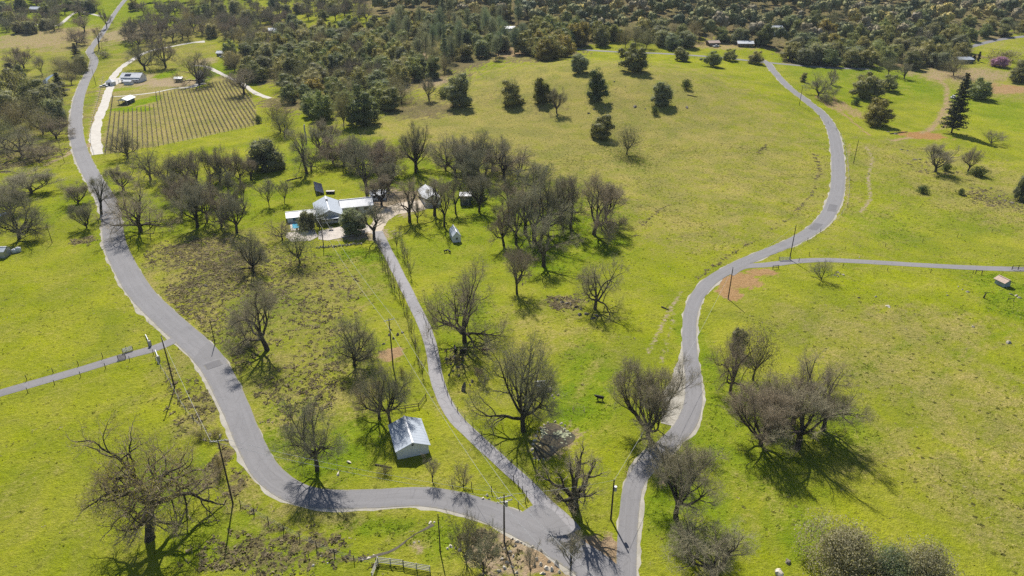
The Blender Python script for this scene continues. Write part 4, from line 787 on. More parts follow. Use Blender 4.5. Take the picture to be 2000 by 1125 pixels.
YAW = math.radians(18.5)
p = G(777, 898); t = thing('barn', 'white barn with pale blue metal gable roof beside the near road', 'barn', p, YAW)
gable(t, 0, 5.9, 0, 7.9, 2.1, 1.25, 'white_wall', 'metal_roof'); opening(t, 'vent', 2.95, 0, 2.55, .35, .35, 's', 'dark'); opening(t, 'window', 0, 4, 1, .8, .7, 'w')
p = G(646, 436); t = thing('ranch_house', 'long white-roofed ranch house with crossing gables behind the pool', 'house', p, YAW)
t.scale = (1.1, 1.1, 1.0)
gable(t, -4, 4, 0, 14.5, 2.7, 2.1, 'white_wall', 'metal_roof'); gable(t, 4.3, 14.5, 7, 13.6, 2.6, 1.7, 'white_wall', 'white_roof', 'x'); gable(t, -13, -4.3, 3.5, 9, 2.3, 1.0, 'white_wall', 'white_roof', 'x')
for x, y, f, w_ in [(-1.8, 0, 's', 1.4), (1.8, 0, 's', 1.4), (6.5, 7, 's', 1.4), (12.3, 7, 's', 1.4), (-6.5, 3.5, 's', 1.5), (-10.5, 3.5, 's', 1.5), (4, 3, 'e', 1.2)]: opening(t, 'window', x, y, .9, w_, 1.1, f)
opening(t, 'door', 9.3, 7, -.05, 1.0, 2.1, 's', 'wood'); part(MB().box(-2.6,2.6,-2.2,-.1,2.35,2.45), 'porch_roof', 'metal_roof', t)
for x in (-2.5, 2.5): part(MB().box(x-.07,x+.07,-2.15,-2.0,-.3,2.34), 'porch_post', 'white_wall', t)
part(MB().box(-.3,.4,9.5,10.2,3.5,5.6), 'chimney', 'concrete', t)
p = G(739, 391); t = thing('cottage', 'small white guest cottage between the house and the long barn', 'cottage', p, math.radians(8))
gable(t, -2.8, 2.8, 0, 4, 2.2, 1.2, 'white_wall', 'white_roof', 'x'); opening(t, 'door', .4, 0, -.05, .9, 2, 's', 'dark'); opening(t, 'window', -1.5, 0, .9, .9, .9, 's'); opening(t, 'window', 1.9, 0, .9, .9, .9, 's')
p = G(831, 403); t = thing('long_barn', 'long white barn with metal gable roof at the end of the gravel yard', 'barn', p, YAW)
gable(t, 0, 5.9, 0, 13, 2.6, 1.6, 'white_wall', 'white_roof'); opening(t, 'door', 2.95, 0, -.05, 2.4, 2.3, 's', 'white_wall'); opening(t, 'window', 0, 5, 1, 1, .9, 'w'); opening(t, 'window', 0, 9, 1, 1, .9, 'w')
p = G(899, 401.5); t = thing('grey_shed', 'tall dark grey shed with pale flat roof east of the long barn', 'shed', p, math.radians(3))
part(MB().box(0,4.1,0,3.4,-.4,3.6), 'wall', 'dark_wall', t); mb = MB().slab([(-.2,-.2,3.66),(4.3,-.2,3.66),(4.3,3.6,4.1),(-.2,3.6,4.1)], .12)
part(mb, 'roof', 'white_roof', t); part(MB().box(0,.3,3.3,3.398,3.6,4.05).box(3.8,4.1,3.3,3.398,3.6,4.05), 'roof_prop', 'dark_wall', t); opening(t, 'door', 2.0, 0, -.05, 2.2, 2.4, 's', 'dark_wall')
p = G(884.7, 474); t = thing('chapel_shed', 'narrow white gabled shed standing alone on the lawn', 'shed', p, math.radians(15))
gable(t, 0, 2.7, 0, 6.6, 2.1, 1.5, 'white_wall', 'metal_roof', over=.12); opening(t, 'window', 1.35, 0, 1.0, .6, .7, 's')
for y in (1.6, 3.2, 5.0): opening(t, 'window' if y != 3.2 else 'door', 0, y, .9 if y != 3.2 else -.05, .5, .8 if y != 3.2 else 1.9, 'w', 'dark')
p = G(1047, 768); t = thing('well_shed', 'tiny tin well shed at the foot of the tallest oak', 'shed', p, math.radians(6))
gable(t, 0, 1.9, 0, 1.7, 1.7, .6, 'steel', 'metal_roof', 'x', .15, seams=False); part(MB().box(.5,1.2,-.04,-.002,-.1,1.4), 'door', 'grey_wood', t)
p = G(1070, 763); t = thing('water_trough', 'pale concrete trough beside the tiny well shed', 'trough', p, math.radians(10)); mb = MB().box(-.9,.9,-.4,-.3,-.2,.5).box(-.9,.9,.3,.4,-.2,.5).box(-.9,-.8,-.299,.299,-.2,.5).box(.8,.9,-.299,.299,-.2,.5); part(mb, 'basin', 'concrete', t); part(MB().box(-.79,.79,-.29,.29,.3,.38), 'water', 'pond', t)
p = G(1959.5, 561.5); t = thing('hut', 'little blue-grey hut with pinkish roof at the far right', 'hut', p, math.radians(14))
gable(t, 0, 2.3, 0, 3.0, 1.5, .65, 'blue_wall', 'tile_pink', over=.4, cap='tile_pink'); part(MB().box(.7,1.5,-.05,-.002,-.1,1.3), 'door', 'blue_wall', t)
p = G(256, 161); t = thing('vineyard_house', 'white two-storey house with skylights at the head of the vineyard', 'house', p, math.radians(-2))
gable(t, -7, 7, 0, 9, 3.6, 2.4, 'white_wall', 'white_roof', 'x', .6); part(MB().slab([(-4.5,.6,3.93),(0,.6,3.93),(0,3.2,5.32),(-4.5,3.2,5.32)], .15), 'solar_panel', 'solar', t)
for x in (-4.5, -1.5, 1.5, 4.5): opening(t, 'window', x, 0, 1.0, 1.6, 1.4, 's')
part(MB().box(-7.4,7.4,-3,-.02,2.2,2.35), 'porch_roof', 'metal_roof', t); part(MB().box(-7.4,-7.2,-2.95,-2.75,-.3,2.19).box(7.2,7.4,-2.95,-2.75,-.3,2.19), 'porch_post', 'white_wall', t)
p = G(249, 166); t = thing('annexe', 'small white annexe in front of the vineyard house', 'shed', p, math.radians(-2)); gable(t, -2.6, 2.6, 0, 4, 2.4, .9, 'white_wall', 'white_roof', 'x'); opening(t, 'door', 0, 0, -.05, 1, 2, 's', 'white_wall')
p = G(214, 168); t = thing('pump_house', 'square white pump house with pyramid roof beside the western road', 'shed', p, math.radians(-4))
part(MB().box(-2.2,2.2,0,4.4,-.4,2.6), 'wall', 'white_wall', t); part(MB().add([(-2.7,-.5,2.62),(2.7,-.5,2.62),(2.7,4.9,2.62),(-2.7,4.9,2.62),(0,2.2,4.7)], [(0,1,4),(1,2,4),(2,3,4),(3,0,4),(3,2,1,0)]), 'roof', 'white_roof', t); opening(t, 'door', 0, 0, -.05, 1.2, 2, 's', 'dark')
p = G(241, 205); t = thing('pavilion', 'open white-roofed pavilion at the corner of the vineyard', 'pavilion', p, math.radians(4))
for x in (-2.4, 2.4):
    for y in (0, 5.5, 11): part(MB().box(x-.15,x+.15,y-.15,y+.15,-.4,2.6), 'post', 'grey_wood', t)
mb = MB().add([(-3.1,-.6,2.62),(0,-.6,4.0),(3.1,-.6,2.62),(3.1,11.6,2.62),(0,11.6,4.0),(-3.1,11.6,2.62)], [(0,2,1),(3,5,4)]); part(mb, 'gable_end', 'white_wall', t)
for s in (-1, 1): part(MB().slab([(s*3.3,-.8,2.56),(s*3.3,11.8,2.56),(0,11.8,4.04),(0,-.8,4.04)] if s > 0 else [(0,-.8,4.04),(0,11.8,4.04),(-3.3,11.8,2.56),(-3.3,-.8,2.56)], .1), 'roof_panel', 'white_roof', t)
part(MB().box(-2.2,2.2,7,10.9,-.3,2.3), 'back_wall', 'dark_wall', t); part(MB().box(-1.6,1.6,3,4.4,-.1,.9), 'table', 'wood', t)
p = G(348, 161); t = thing('shelter', 'small open lean-to shelter beside the vineyard path', 'shelter', p, math.radians(8))
for x in (-2.4, 2.4): part(MB().box(x-.12,x+.12,0,.24,-.3,2.4), 'post', 'grey_wood', t); part(MB().box(x-.12,x+.12,3,3.24,-.3,3.2), 'post', 'grey_wood', t)
part(MB().slab([(-2.9,-.4,2.42),(2.9,-.4,2.42),(2.9,3.6,3.36),(-2.9,3.6,3.36)], .1), 'roof', 'white_roof', t); part(MB().box(-2.2,2.2,2.8,2.99,-.3,2.9), 'back_wall', 'dark_wall', t); part(MB().box(-1.8,.6,.6,2.0,-.2,1.2), 'crate', 'wood', t)
p = G(390, 160); t = thing('tower', 'narrow white tower house beside the vineyard oak', 'tower', p, math.radians(6))
gable(t, -2.5, 2.5, 0, 5, 5.2, 2.0, 'white_wall', 'white_roof', over=.5); opening(t, 'window', 0, 0, 3.4, 1, 1.2, 's'); opening(t, 'door', 0, 0, -.05, 1.2, 2.1, 's', 'dark'); opening(t, 'window', -1.3, 0, 3.4, .7, 1.1, 's')
p = G(-4, 505); t = thing('tin_shed', 'grey tin shed cut off by the left edge', 'shed', p, math.radians(4)); gable(t, -2.4, 2.2, 0, 3.5, 2.3, .8, 'steel', 'metal_roof', 'x')
for x, y, h, lb in ((29, 493.5, 1.1, 'left of two white water tanks in the left pasture'), (37, 491.5, 1.35, 'right and taller of two white water tanks in the left pasture')):
    t = thing('water_tank', lb, 'tank', G(x, y)); part(MB().tube([(0,0,-.1),(0,0,h),(0,0,h+.2)], [.75,.75,.25], 18), 'shell', 'white_wall', t, True); part(MB().tube([(0,0,h+.2),(0,0,h+.3)], .2, 10), 'lid', 'white_roof', t)
def far_house(px, py, w_, d, h, rise, yaw, lb, roof='white_roof', wall='white_wall'):
    t = thing('far_house', lb, 'house', G(px, py), math.radians(yaw)); gable(t, -w_/2, w_/2, 0, d, h, rise, wall, roof, 'x', .6, -1.5)
    for k in range(3): opening(t, 'window', -w_/3+k*w_/3, 0, 1, 1.4, 1.2, 's')
far_house(1510, 70, 19, 12, 4.5, 3.2, 8, 'large white-roofed house in the far wood'); far_house(1456, 92, 12, 7, 2.8, 1.6, -5, 'small pale-roofed outbuilding at the edge of the far wood', wall='wood'); far_house(1395, 90, 9, 6, 2.6, 1.4, 12, 'low brown outbuilding left of the pale-roofed one', 'tile_pink', 'wood')
far_house(1886, 124, 11, 7, 2.8, 1.4, 5, 'low grey house beside the slim cypresses', 'metal_roof', 'dark_wall'); far_house(537, 66, 10, 8, 3, 2, 20, 'grey roof showing among the left wood', 'metal_roof'); far_house(432, 110, 8, 5, 2.6, 1.5, -10, 'small white cabin above the dirt track', 'white_roof', 'dark_wall')
far_house(72, 24, 14, 9, 3.2, 2.2, 5, 'dark-roofed house in the far left wood', 'metal_roof', 'dark_wall'); far_house(995, 62, 9, 7, 2.8, 1.6, 0, 'pale cabin behind the pine stand', 'white_roof'); far_house(1625, 62, 10, 7, 2.6, 1.5, 10, 'pale shed on the wooded right slope', 'white_roof', 'wood')
# solar array, trough box
p = G(626, 381); t = thing('solar_array', 'ground-mounted dark solar array behind the ranch house', 'solar panels', p, YAW)
for i in range(9):
    y = i*1.45
    for j in range(2): part(MB().slab([(-1.6+j*1.55,y,1.9-j*.66),(-.1+j*1.55,y,1.26-j*.66),(-.1+j*1.55,y+1.4,1.26-j*.66),(-1.6+j*1.55,y+1.4,1.9-j*.66)], .05), 'panel', 'solar', t)
    if i % 2 == 0: part(MB().box(-1.3,-1.2,y+.6,y+.7,-.3,1.7).box(1,1.1,y+.6,y+.7,-.3,.7), 'support', 'steel', t)
part(MB().box(-1.66,-1.62,0,13,1.0,1.88), 'shade_strip', 'dark', t)  # dark strip added for the shadow along the array's left side
p = G(645, 379); t = thing('storage_bin', 'dark storage bin with pale lid on the grass behind the house', 'bin', p, math.radians(4)); part(MB().box(-1.6,1.6,0,1.3,-.2,1.0), 'body', 'dark', t); part(MB().box(-1.66,1.66,-.06,1.36,1.003,1.1), 'lid', 'concrete', t)
sheet_later = [(1018,1002),(1046,986),(1078,996),(1110,1030),(1150,1066),(1196,1112),(1150,1100),(1085,1062),(1030,1030)]
# pool terrace
def sheet(name, pts, m, lift, label, kind='structure', thick=0.25, mid=10):
    P = GP(pts) if not isinstance(pts, np.ndarray) else pts
    Q = smooth_path(np.vstack([P, P[:1]])[:, :2], 0.8)[:-1] if mid else P[:, :2]
    n = len(Q); c = Q.mean(0); rings = [Q, c+(Q-c)*.66, c+(Q-c)*.33]; V = []; Fs = []
    for r in rings: V += [(a, b, float(Z(a, b))+lift) for a, b in r]
    V.append((c[0], c[1], float(Z(*c))+lift)); b0 = len(V); V += [(a, b, float(Z(a, b))+lift-thick) for a, b in Q]
    for k in range(2):
        for i in range(n): Fs.append((k*n+i, k*n+(i+1) % n, (k+1)*n+(i+1) % n, (k+1)*n+i))
    for i in range(n): Fs += [(2*n+i, 2*n+(i+1) % n, 3*n), (i, b0+i, b0+(i+1) % n, (i+1) % n)]
    me = bpy.data.meshes.new(name); me.from_pydata(V, [], Fs); me.materials.append(M[m]); return tag(obj(name, me), label, None, None, kind)
sheet('road_apron', sheet_later, 'asphalt', .078, 'broad paved apron where the driveway meets the road', thick=.1)
sheet('patio', [(560,455),(612,446),(622,462),(607,470),(570,472),(558,464)], 'patio', .09, 'pale paved terrace below the pool', mid=0); sheet('patio', [(622,452),(660,444),(700,434),(722,440),(724,452),(690,460),(640,470),(622,468)], 'patio', .09, 'pale paved forecourt of the ranch house', mid=0)
sheet('patio', [(566,436),(572,426),(604,422),(610,436),(606,447),(568,452)], 'patio', .12, 'paved surround of the swimming pool', mid=0); t = sheet('pool_water', [(571,438),(576,429),(598,426),(603,434),(600,443),(574,447)], 'pool', .17, 'turquoise swimming pool water', thick=.04)
def lounge(px, py, lb, yaw):
    t = thing('lounge_chair', lb, 'chair', G(px, py)+np.array([0, 0, .1]), yaw); part(MB().box(-.35,.35,-.9,.5,.28,.36), 'seat', 'dark', t); part(MB().slab([(-.35,.5,.34),(.35,.5,.34),(.35,1.0,.85),(-.35,1.0,.85)], .06), 'backrest', 'dark', t)
    for x in (-.3, .3):
        for y in (-.8, .4): part(MB().box(x-.03,x+.03,y-.03,y+.03,-.05,.279), 'leg', 'dark', t)
for i, (x, y) in enumerate([(580,452),(586,451),(592,450),(598,449)]): lounge(x, y, ['leftmost', 'second', 'third', 'rightmost'][i]+' dark lounge chair on the pool terrace, counted from the left', .2)
for x, y, lb in ((647,449,'dark patio table left on the forecourt'), (707,443,'dark patio table right on the forecourt')):
    t = thing('patio_table', lb, 'table', G(x, y)+np.array([0, 0, .09])); part(MB().tube([(0,0,.7),(0,0,.76)], .8, 14), 'table_top', 'dark', t); part(MB().tube([(0,0,-.02),(0,0,.699)], .08, 8), 'stem', 'dark', t)
# ------------------------------------------------------------------ rocks
def rock_mesh(seed, m, jag=.35):
    import bmesh
    bm = bmesh.new(); bmesh.ops.create_icosphere(bm, subdivisions=2 if seed % 2 else 1, radius=1); g = random.Random(seed); pl = [(Vector((g.uniform(-1, 1), g.uniform(-1, 1), g.uniform(-.3, 1))).normalized(), g.uniform(.3, .75)) for _ in range(11)]
    for v in bm.verts:
        for n, d in pl:
            k = v.co.dot(n)
            if k > d: v.co -= n*(k-d)*.92
        v.co *= 1+g.uniform(-jag, jag)*.4
    me = bpy.data.meshes.new('rock'); bm.to_mesh(me); bm.free(); me.materials.append(M[m]); return me
RK = {k: [rock_mesh(s, k, .5) for s in range(4)] for k in ('rock', 'rock_dark', 'rock_pale')}
def rock(px, py, wpx, hpx, kind, label, group=None, flat=None):
    p = G(px, py); w_ = wpx/ppm(p)/2*rng.uniform(.75, 1.05); h = hgt(p, py, hpx)*rng.uniform(.7, 1.0)
    o = obj('boulder' if wpx > 11 else 'rock', rng.choice(RK[kind]), None, (p[0], p[1], p[2]+h*.12), rng.uniform(0, 6.28), (w_*rng.uniform(1.0, 1.7), w_*rng.uniform(.6, 1.1), h*(rng.uniform(.5, .75) if hpx < 20 else .95))); o.rotation_euler[0] = rng.uniform(-.4, .4)
    return tag(o, label, 'rock', group)
rock(906, 763, 15, 27, 'rock_dark', 'tall dark upright rock east of the driveway'); rock(1735, 599, 16, 7, 'rock_pale', 'pale rock in the straw-coloured part of the eastern field'); rock(1971, 670, 24, 9, 'rock', 'long low rock near the right edge of the eastern field'); rock(660, 926, 12, 9, 'rock_pale', 'white rock under the oak at the near road bend'); rock(683, 903, 11, 6, 'rock_pale', 'small pale rock left of the white barn')
rock(1520, 1122, 30, 18, 'rock_pale', 'large pale boulder at the bottom edge left of the bushy oaks'); rock(1540, 1098, 14, 10, 'rock_dark', 'dark rock just above the large pale boulder'); rock(401, 559, 11, 7, 'rock_dark', 'dark rock in the scrub beside the western road'); rock(1678, 582, 8, 6, 'rock_dark', 'dark stone in the eastern field below the lane'); rock(1710, 580, 9, 5, 'rock', 'grey stone right of the dark one in the eastern field'); rock(1900, 638, 10, 6, 'rock', 'grey stone beside the path in the eastern field'); rock(1678, 503, 6, 4, 'rock_pale', 'pale stone just above the eastern lane')
def rocks(lst, kind, label, group): [rock(x, y, w_, h, kind, label, group) for x, y, w_, h in lst]
rocks([(1088,586,11,7),(1097,591,12,8),(1106,593,13,8),(1115,596,14,9),(1125,600,13,9),(1134,605,12,8),(1133,615,13,9),(1146,614,12,8),(1165,616,12,8),(1133,586,7,5),(1150,588,9,6),(1120,604,9,6),(1158,622,9,6)], 'rock_dark', 'dark rock in the outcrop under the central pasture oak', 'rocks of the central outcrop')
rocks([(873,702,10,9),(880,712,8,8),(888,698,9,9),(896,704,11,10),(902,712,9,8),(885,725,8,8),(878,733,9,9),(896,735,9,10),(922,745,10,9),(918,752,8,6),(893,718,8,8),(905,705,10,8)], 'rock_dark', 'dark jagged rock below the big oak east of the driveway', 'rocks below the driveway oak')
rocks([(750,672,9,7),(760,655,10,9),(768,662,10,9),(777,655,10,9),(785,650,9,8),(763,645,8,7)], 'rock_dark', 'dark rock behind the utility pole by the driveway', 'rocks behind the pole')
rocks([(400,859,14,8),(410,850,10,6),(431,852,13,9),(443,860,10,6)], 'rock', 'grey roadside boulder opposite the bend of the near road', 'roadside boulders')
rocks([(874,1072,8,6),(880,1068,10,8),(890,1070,9,6),(898,1076,9,7),(908,1086,10,8),(1000,1052,9,7),(1010,1058,10,8),(1018,1060,9,6),(1025,1064,9,6),(1006,1066,8,6),(1040,1068,9,7),(1056,1076,9,8),(985,1072,9,6),(996,1080,11,9),(1003,1086,9,7),(980,1092,11,8),(990,1100,12,8),(975,1116,11,8),(1000,1108,11,7),(1048,1092,14,11),(1056,1102,15,12),(1066,1110,16,12),(1078,1112,15,12),(1088,1104,13,13),(1044,1104,12,10),(1060,1120,14,10),(1072,1098,10,8),(985,1110,10,7),(1010,1118,11,8),(1092,1118,12,9)], 'rock_pale', 'pale jagged rock on the bank beside the junction', 'rocks on the junction bank')
rocks([(818,1058,8,4),(808,1060,7,4),(720,1090,9,4),(708,1094,8,4),(730,1085,7,4),(840,1022,11,5),(848,1020,9,5),(612,1105,9,5),(640,1100,7,4),(628,1086,6,4)], 'rock_pale', 'whitish stone along the little ditch at the bottom', 'ditch stones')
rocks([(944,974,10,7),(952,968,9,7),(956,976,8,6)], 'rock_pale', 'pale stone on the verge beside the driveway mouth', 'stones at the driveway mouth')
rocks([(1760,292,10,4),(1772,294,8,3),(1786,312,9,4),(1796,311,9,4),(1697,340,8,3),(1748,262,12,4),(1735,258,10,4),(1920,375,8,4),(1935,368,7,4),(1952,384,9,5),(1963,392,10,5),(1976,396,11,5),(1862,308,6,3)], 'rock_dark', 'dark low stone scattered in the right pasture', 'right pasture stones')
rocks([(1630,538,9,5),(1640,535,8,5),(1647,537,8,5),(1637,541,8,4),(1636,532,7,4)], 'rock', 'grey stone in the small heap right of the round tree', 'small stone heap')
rocks([(1880,566,9,4),(1890,570,12,5),(1872,560,7,4),(1850,577,7,5),(1985,578,10,6),(1992,582,9,6),(1977,576,9,6)], 'rock', 'weathered stone on the grass near the far right hut', 'stones near the hut')
rocks([(1160,214,7,4),(1182,210,6,4),(1192,210,6,3),(1260,213,6,4),(1341,210,10,7),(1200,160,8,5),(1221,170,6,3),(1240,209,14,8),(1150,222,9,6)], 'rock_dark', 'dark stone lying on the open hill', 'hill stones')
rocks([(1078,773,8,5),(1085,768,8,5),(1090,772,7,5),(1082,778,7,4)], 'rock', 'broken stone heaped beside the concrete trough', 'stones by the trough')
# dry stone wall below the patio: every stone a part
t = thing('stone_wall', 'low rough stone wall below the paved forecourt', 'wall', G(620, 484)); o0 = np.array(t.location)
for i in range(34):
    f = i/33; q = G(618+f*88, 485-f*8+rng.uniform(-1, 1)); o = obj('stone', rng.choice(RK['rock']), t, tuple(q-o0+np.array([0, 0, .25+.2*(i % 2)])), rng.uniform(0, 6), (rng.uniform(.3, .6), rng.uniform(.3, .5), rng.uniform(.3, .45)))
# pond with floating weed and rim stones
PD = [(1046,872),(1041,890),(1052,897),(1070,893),(1082,886),(1090,876),(1104,872),(1118,864),(1124,852),(1110,842),(1094,832),(1076,826),(1062,832),(1056,842),(1058,856)]
sheet('pond_water', PD, 'pond', .05, 'murky brown stock pond below the tallest oak', thick=.1)
pc = GP(PD)[:, :2]; mb = MB()
for i in range(100):
    x, y = (1058+rng.gauss(0, 3), 842+rng.gauss(0, 6)) if i < 30 else (1097+rng.gauss(0, 7), 848+rng.gauss(0, 5)) if i < 88 else (rng.uniform(1045, 1125), rng.uniform(830, 892))
    q = G(x, y)
    if in_poly(q[0], q[1], pc):
        r = rng.uniform(.12, .32); a0 = rng.uniform(0, 6); z = q[2]+.075; mb.add([(q[0]+r*math.cos(a0+k*1.05)*rng.uniform(.7, 1.2), q[1]+r*math.sin(a0+k*1.05)*rng.uniform(.7, 1.2), z+.001*(i % 9)) for k in range(6)], [(0, 1, 2, 3, 4, 5)])
tag(mb.build('floating_weed', M['lily']), 'pale floating weed on the stock pond', None, None, 'stuff')
rocks([(1044,896,7,4),(1041,886,7,5),(1040,878,8,5),(1042,868,7,5),(1044,860,8,5),(1047,852,8,6),(1050,844,8,6),(1056,836,8,5),(1062,830,7,4),(1052,898,6,3),(1062,897,6,3),(1070,826,8,5),(1084,824,8,5),(1096,828,8,5),(1104,832,7,5)], 'rock_pale', 'pale stone on the rim of the stock pond', 'pond rim stones')
ribbon('creek', [(-20,205),(15,196),(40,192),(70,186),(88,184),(94,172),(88,158),(100,148),(112,143)], [9,8,7,6,6,4,3,2,2], M['creek'], .06, .6, 2.5, 5, 'blue creek glinting between the trees at the far left', 0, 21)
ribbon('creek', [(-30,425),(0,420),(18,414)], [4,4,2], M['creek'], .06, .4, 1.5, 5, 'strip of creek water at the left edge', 0, 22)
ribbon('ditch', [(846,1024),(822,1038),(805,1048),(770,1072),(740,1084),(700,1094)], [.7,.5,.4,.4,.5,.4], M['mud'], .05, .2, .8, 3, 'narrow muddy ditch at the bottom of the bank', 0, 23)
# ------------------------------------------------------------------ poles and lines
def pole(px, py, hpx, label, arm=0, box=False, r=.16, yaw=.3):
    p = G(px, py); h = hgt(p, py, hpx); t = thing('utility_pole', label, 'pole', p, yaw, None)
    part(MB().tube([(0,0,-.8),(rng.uniform(-.05,.05),0,h*.5),(0,0,h)], [r, r*.85, r*.65], 8), 'shaft', 'pole', t)
    ends = [p+np.array([0, 0, h-.1])]
    for k in range(arm):
        z = h-.35-k*.9; part(MB().box(-1.25,1.25,-.2,-.1,z-.07,z+.07), 'crossarm', 'grey_wood', t)
        for x in (-1.1, -.6, .6, 1.1): part(MB().tube([(x,-.15,z+.07),(x,-.15,z+.28)], [.06, .04], 6), 'insulator', 'white_wall', t)
        if k == 0: c, s_ = math.cos(yaw), math.sin(yaw); ends = [p+np.array([x*c+.15*s_, x*s_-.15*c, z+.28]) for x in (-1.1, 1.1)]
    if box: part(MB().tube([(.32,-.1,h-2.3),(.32,-.1,h-1.4)], .24, 10), 'transformer', 'steel', t)
    return ends
P1 = pole(985, 1060, 94, 'utility pole with two crossarms and transformer beside the junction', 2, True); P2 = pole(768, 718, 96, 'utility pole rising from the round dirt patch by the driveway', 1, yaw=.5); P3 = pole(632, 480, 56, 'utility pole in front of the ranch house patio', 1, yaw=.5)
P4 = pole(455, 984, 127, 'tall utility pole on the left verge of the near road bend', 1, yaw=.2); P5 = pole(1193, 1015, 78, 'utility pole in the wedge between the two roads', 0, True); P6 = pole(1422, 584, 62, 'utility pole in the orange soil patch by the eastern road'); P7 = pole(1542, 507, 68, 'utility pole beside the gate of the eastern lane')
P8 = pole(1561, 206, 40, 'utility pole beside the upper eastern road', 1); P9 = pole(1667, 319, 46, 'slim pole on the grass right of the eastern road'); P10 = pole(341, 758, 102, 'utility pole at the mouth of the western lane'); P11 = pole(188, 168, 34, 'leaning pole beside the upper western road'); P12 = pole(102, 475, 38, 'thin pole alone in the left pasture', r=.1); P13 = pole(860, 1080, 76, 'bare slim pole by the ditch at the bottom', r=.11); P14 = pole(420, 672, 48, 'short dark pole in the brush right of the western road', r=.12)
pole(126, 318, 42, 'slim pole left of the western road beside the creek', r=.1); pole(122, 246, 24, 'slim pole among the creekside trees', r=.1)
def wire(a, b, label, group=None, sag=.02):
    a, b = np.array(a), np.array(b); L = np.linalg.norm(b-a); mb = MB()
    mb.tube([tuple(a+(b-a)*t_-np.array([0, 0, 4*sag*L*t_*(1-t_)])) for t_ in np.linspace(0, 1, 13)], .022, 4, False); tag(mb.build('power_line', M['wire']), label, 'wire', group)
for k in (0, 1):
    lr = ('left', 'right')[k]
    wire(P1[k], P2[k], f'{lr} overhead wire from the junction pole to the driveway pole'); wire(P2[k], P3[k], f'{lr} overhead wire from the driveway pole to the patio pole'); wire(P4[k], P1[k], f'{lr} overhead wire along the near road bend'); wire(P1[k], G(1170+k*60, 1290)+np.array([0, 0, 9]), f'{lr} overhead wire leaving the junction pole past the bottom edge')
wire(P5[0], P6[0], 'overhead wire from the wedge pole up the eastern road'); wire(P6[0], P7[0], 'overhead wire between the two poles at the eastern lane'); wire(P1[1], P5[0], 'overhead wire crossing the junction between two poles'); wire(P10[0], P4[0], 'overhead wire along the western road to the tall pole')
# ------------------------------------------------------------------ fences
POSTM = MB().tube([(0,0,-.3),(0,0,1.0),(.01,0,1.35)], [.075, .07, .06], 6).mesh('post', M['pole'])
def fence(pts, label, gap=4.0, strands=(.45, .85, 1.2), name='wire_fence', sc=1.0):
    Q = smooth_path(GP(pts)[:, :2], 1.0); L = np.concatenate([[0], np.cumsum(np.linalg.norm(np.diff(Q, axis=0), axis=1))]); n = max(2, int(L[-1]/gap)+1)
    ss = np.linspace(0, L[-1], n); X = np.interp(ss, L, Q[:, 0]); Y = np.interp(ss, L, Q[:, 1]); o = np.array([X[0], Y[0], float(Z(X[0], Y[0]))]); t = thing(name, label, 'fence', o)
    for x, y in zip(X, Y): obj('post', POSTM, t, (x-o[0], y-o[1], float(Z(x, y))-o[2]), rng.uniform(0, 6), (sc, sc, sc*rng.uniform(.9, 1.15)))
    for h in strands: MB().tube([(x-o[0], y-o[1], float(Z(x, y))-o[2]+h*sc) for x, y in zip(X, Y)], .011, 4, False).build('strand', M['steel'], t)
fence([(1580,500),(1650,488),(1740,481),(1830,470),(1920,456),(2010,447)], 'wire fence crossing the pasture above the eastern lane', 13)
fence([(828,622),(842,660),(853,700),(864,742),(880,785),(906,818),(945,858),(985,895),(1015,922),(1042,948),(1064,967)], 'wire fence along the right edge of the driveway', 3.2)
fence([(0,758),(80,735),(160,712),(240,687),(292,672)], 'wire fence along the upper edge of the western lane', 5); fence([(0,782),(80,759),(160,735),(240,709),(300,692)], 'wire fence along the lower edge of the western lane', 5)
fence([(1003,940),(1018,957),(1031,978),(1012,990)], 'dark post fence at the corner of the driveway mouth', 1.5); fence([(470,988),(500,1006),(530,1024),(580,1050),(635,1077),(690,1097),(735,1104)], 'old post fence curving along the scrub at the bottom', 3.5)
fence([(203,303),(300,289),(420,264),(506,246)], 'low fence along the bottom of the vineyard', 8); fence([(202,150),(192,195),(180,240),(177,275),(184,303)], 'dark fence along the roadside edge of the vineyard drive', 7); fence([(305,705),(330,745),(360,800),(395,840)], 'wire fence between the near pasture and the road verge', 4)
fence([(1330,112),(1400,117),(1490,123)], 'rail fence along the hill crest road', 9); fence([(845,940),(900,950),(960,962)], 'low wire fence below the white barn', 3); fence([(1560,512),(1640,522),(1760,531),(1900,535)], 'low wire fence on the lower side of the eastern lane', 11); fence([(905,108),(925,128),(945,152),(965,158)], 'short fence at the edge of the pine stand', 9)
fence([(1600,230),(1640,262),(1655,320),(1657,390),(1640,425),(1600,455),(1550,490)], 'wire fence along the right verge of the eastern road', 11)
def rails(pts, label, h, m, nrail, gap, name='rail_fence', pw=.14):
    P = GP(pts); o = P[0]; t = thing(name, label, 'fence', o)
    for a, b in zip(P[:-1], P[1:]):
        L = np.linalg.norm(b-a); n = max(1, round(L/gap))
        for k in range(n+1): q = a+(b-a)*k/n-o; part(MB().box(q[0]-pw/2,q[0]+pw/2,q[1]-pw/2,q[1]+pw/2,q[2]-.4,q[2]+h+.05), 'post', 'pole' if m != 'grey_wood' else 'grey_wood', t)
        for r in range(nrail): z = h*(r+1)/nrail-.08; u = unit(b-a)*.05+np.array([0, -pw/2-.03, 0]); part(MB().beam(tuple(a-o+u+np.array([0,0,z])), tuple(b-o-u+np.array([0,0,z])), .06, .13), 'rail', m, t)
rails([(738,1099),(788,1107),(840,1118)], 'weathered white board fence at the bottom edge', 1.3, 'grey_wood', 4, 2.2); rails([(738,1101),(727,1130)], 'short return of weathered boards at the bottom edge', 1.3, 'grey_wood', 3, 2)
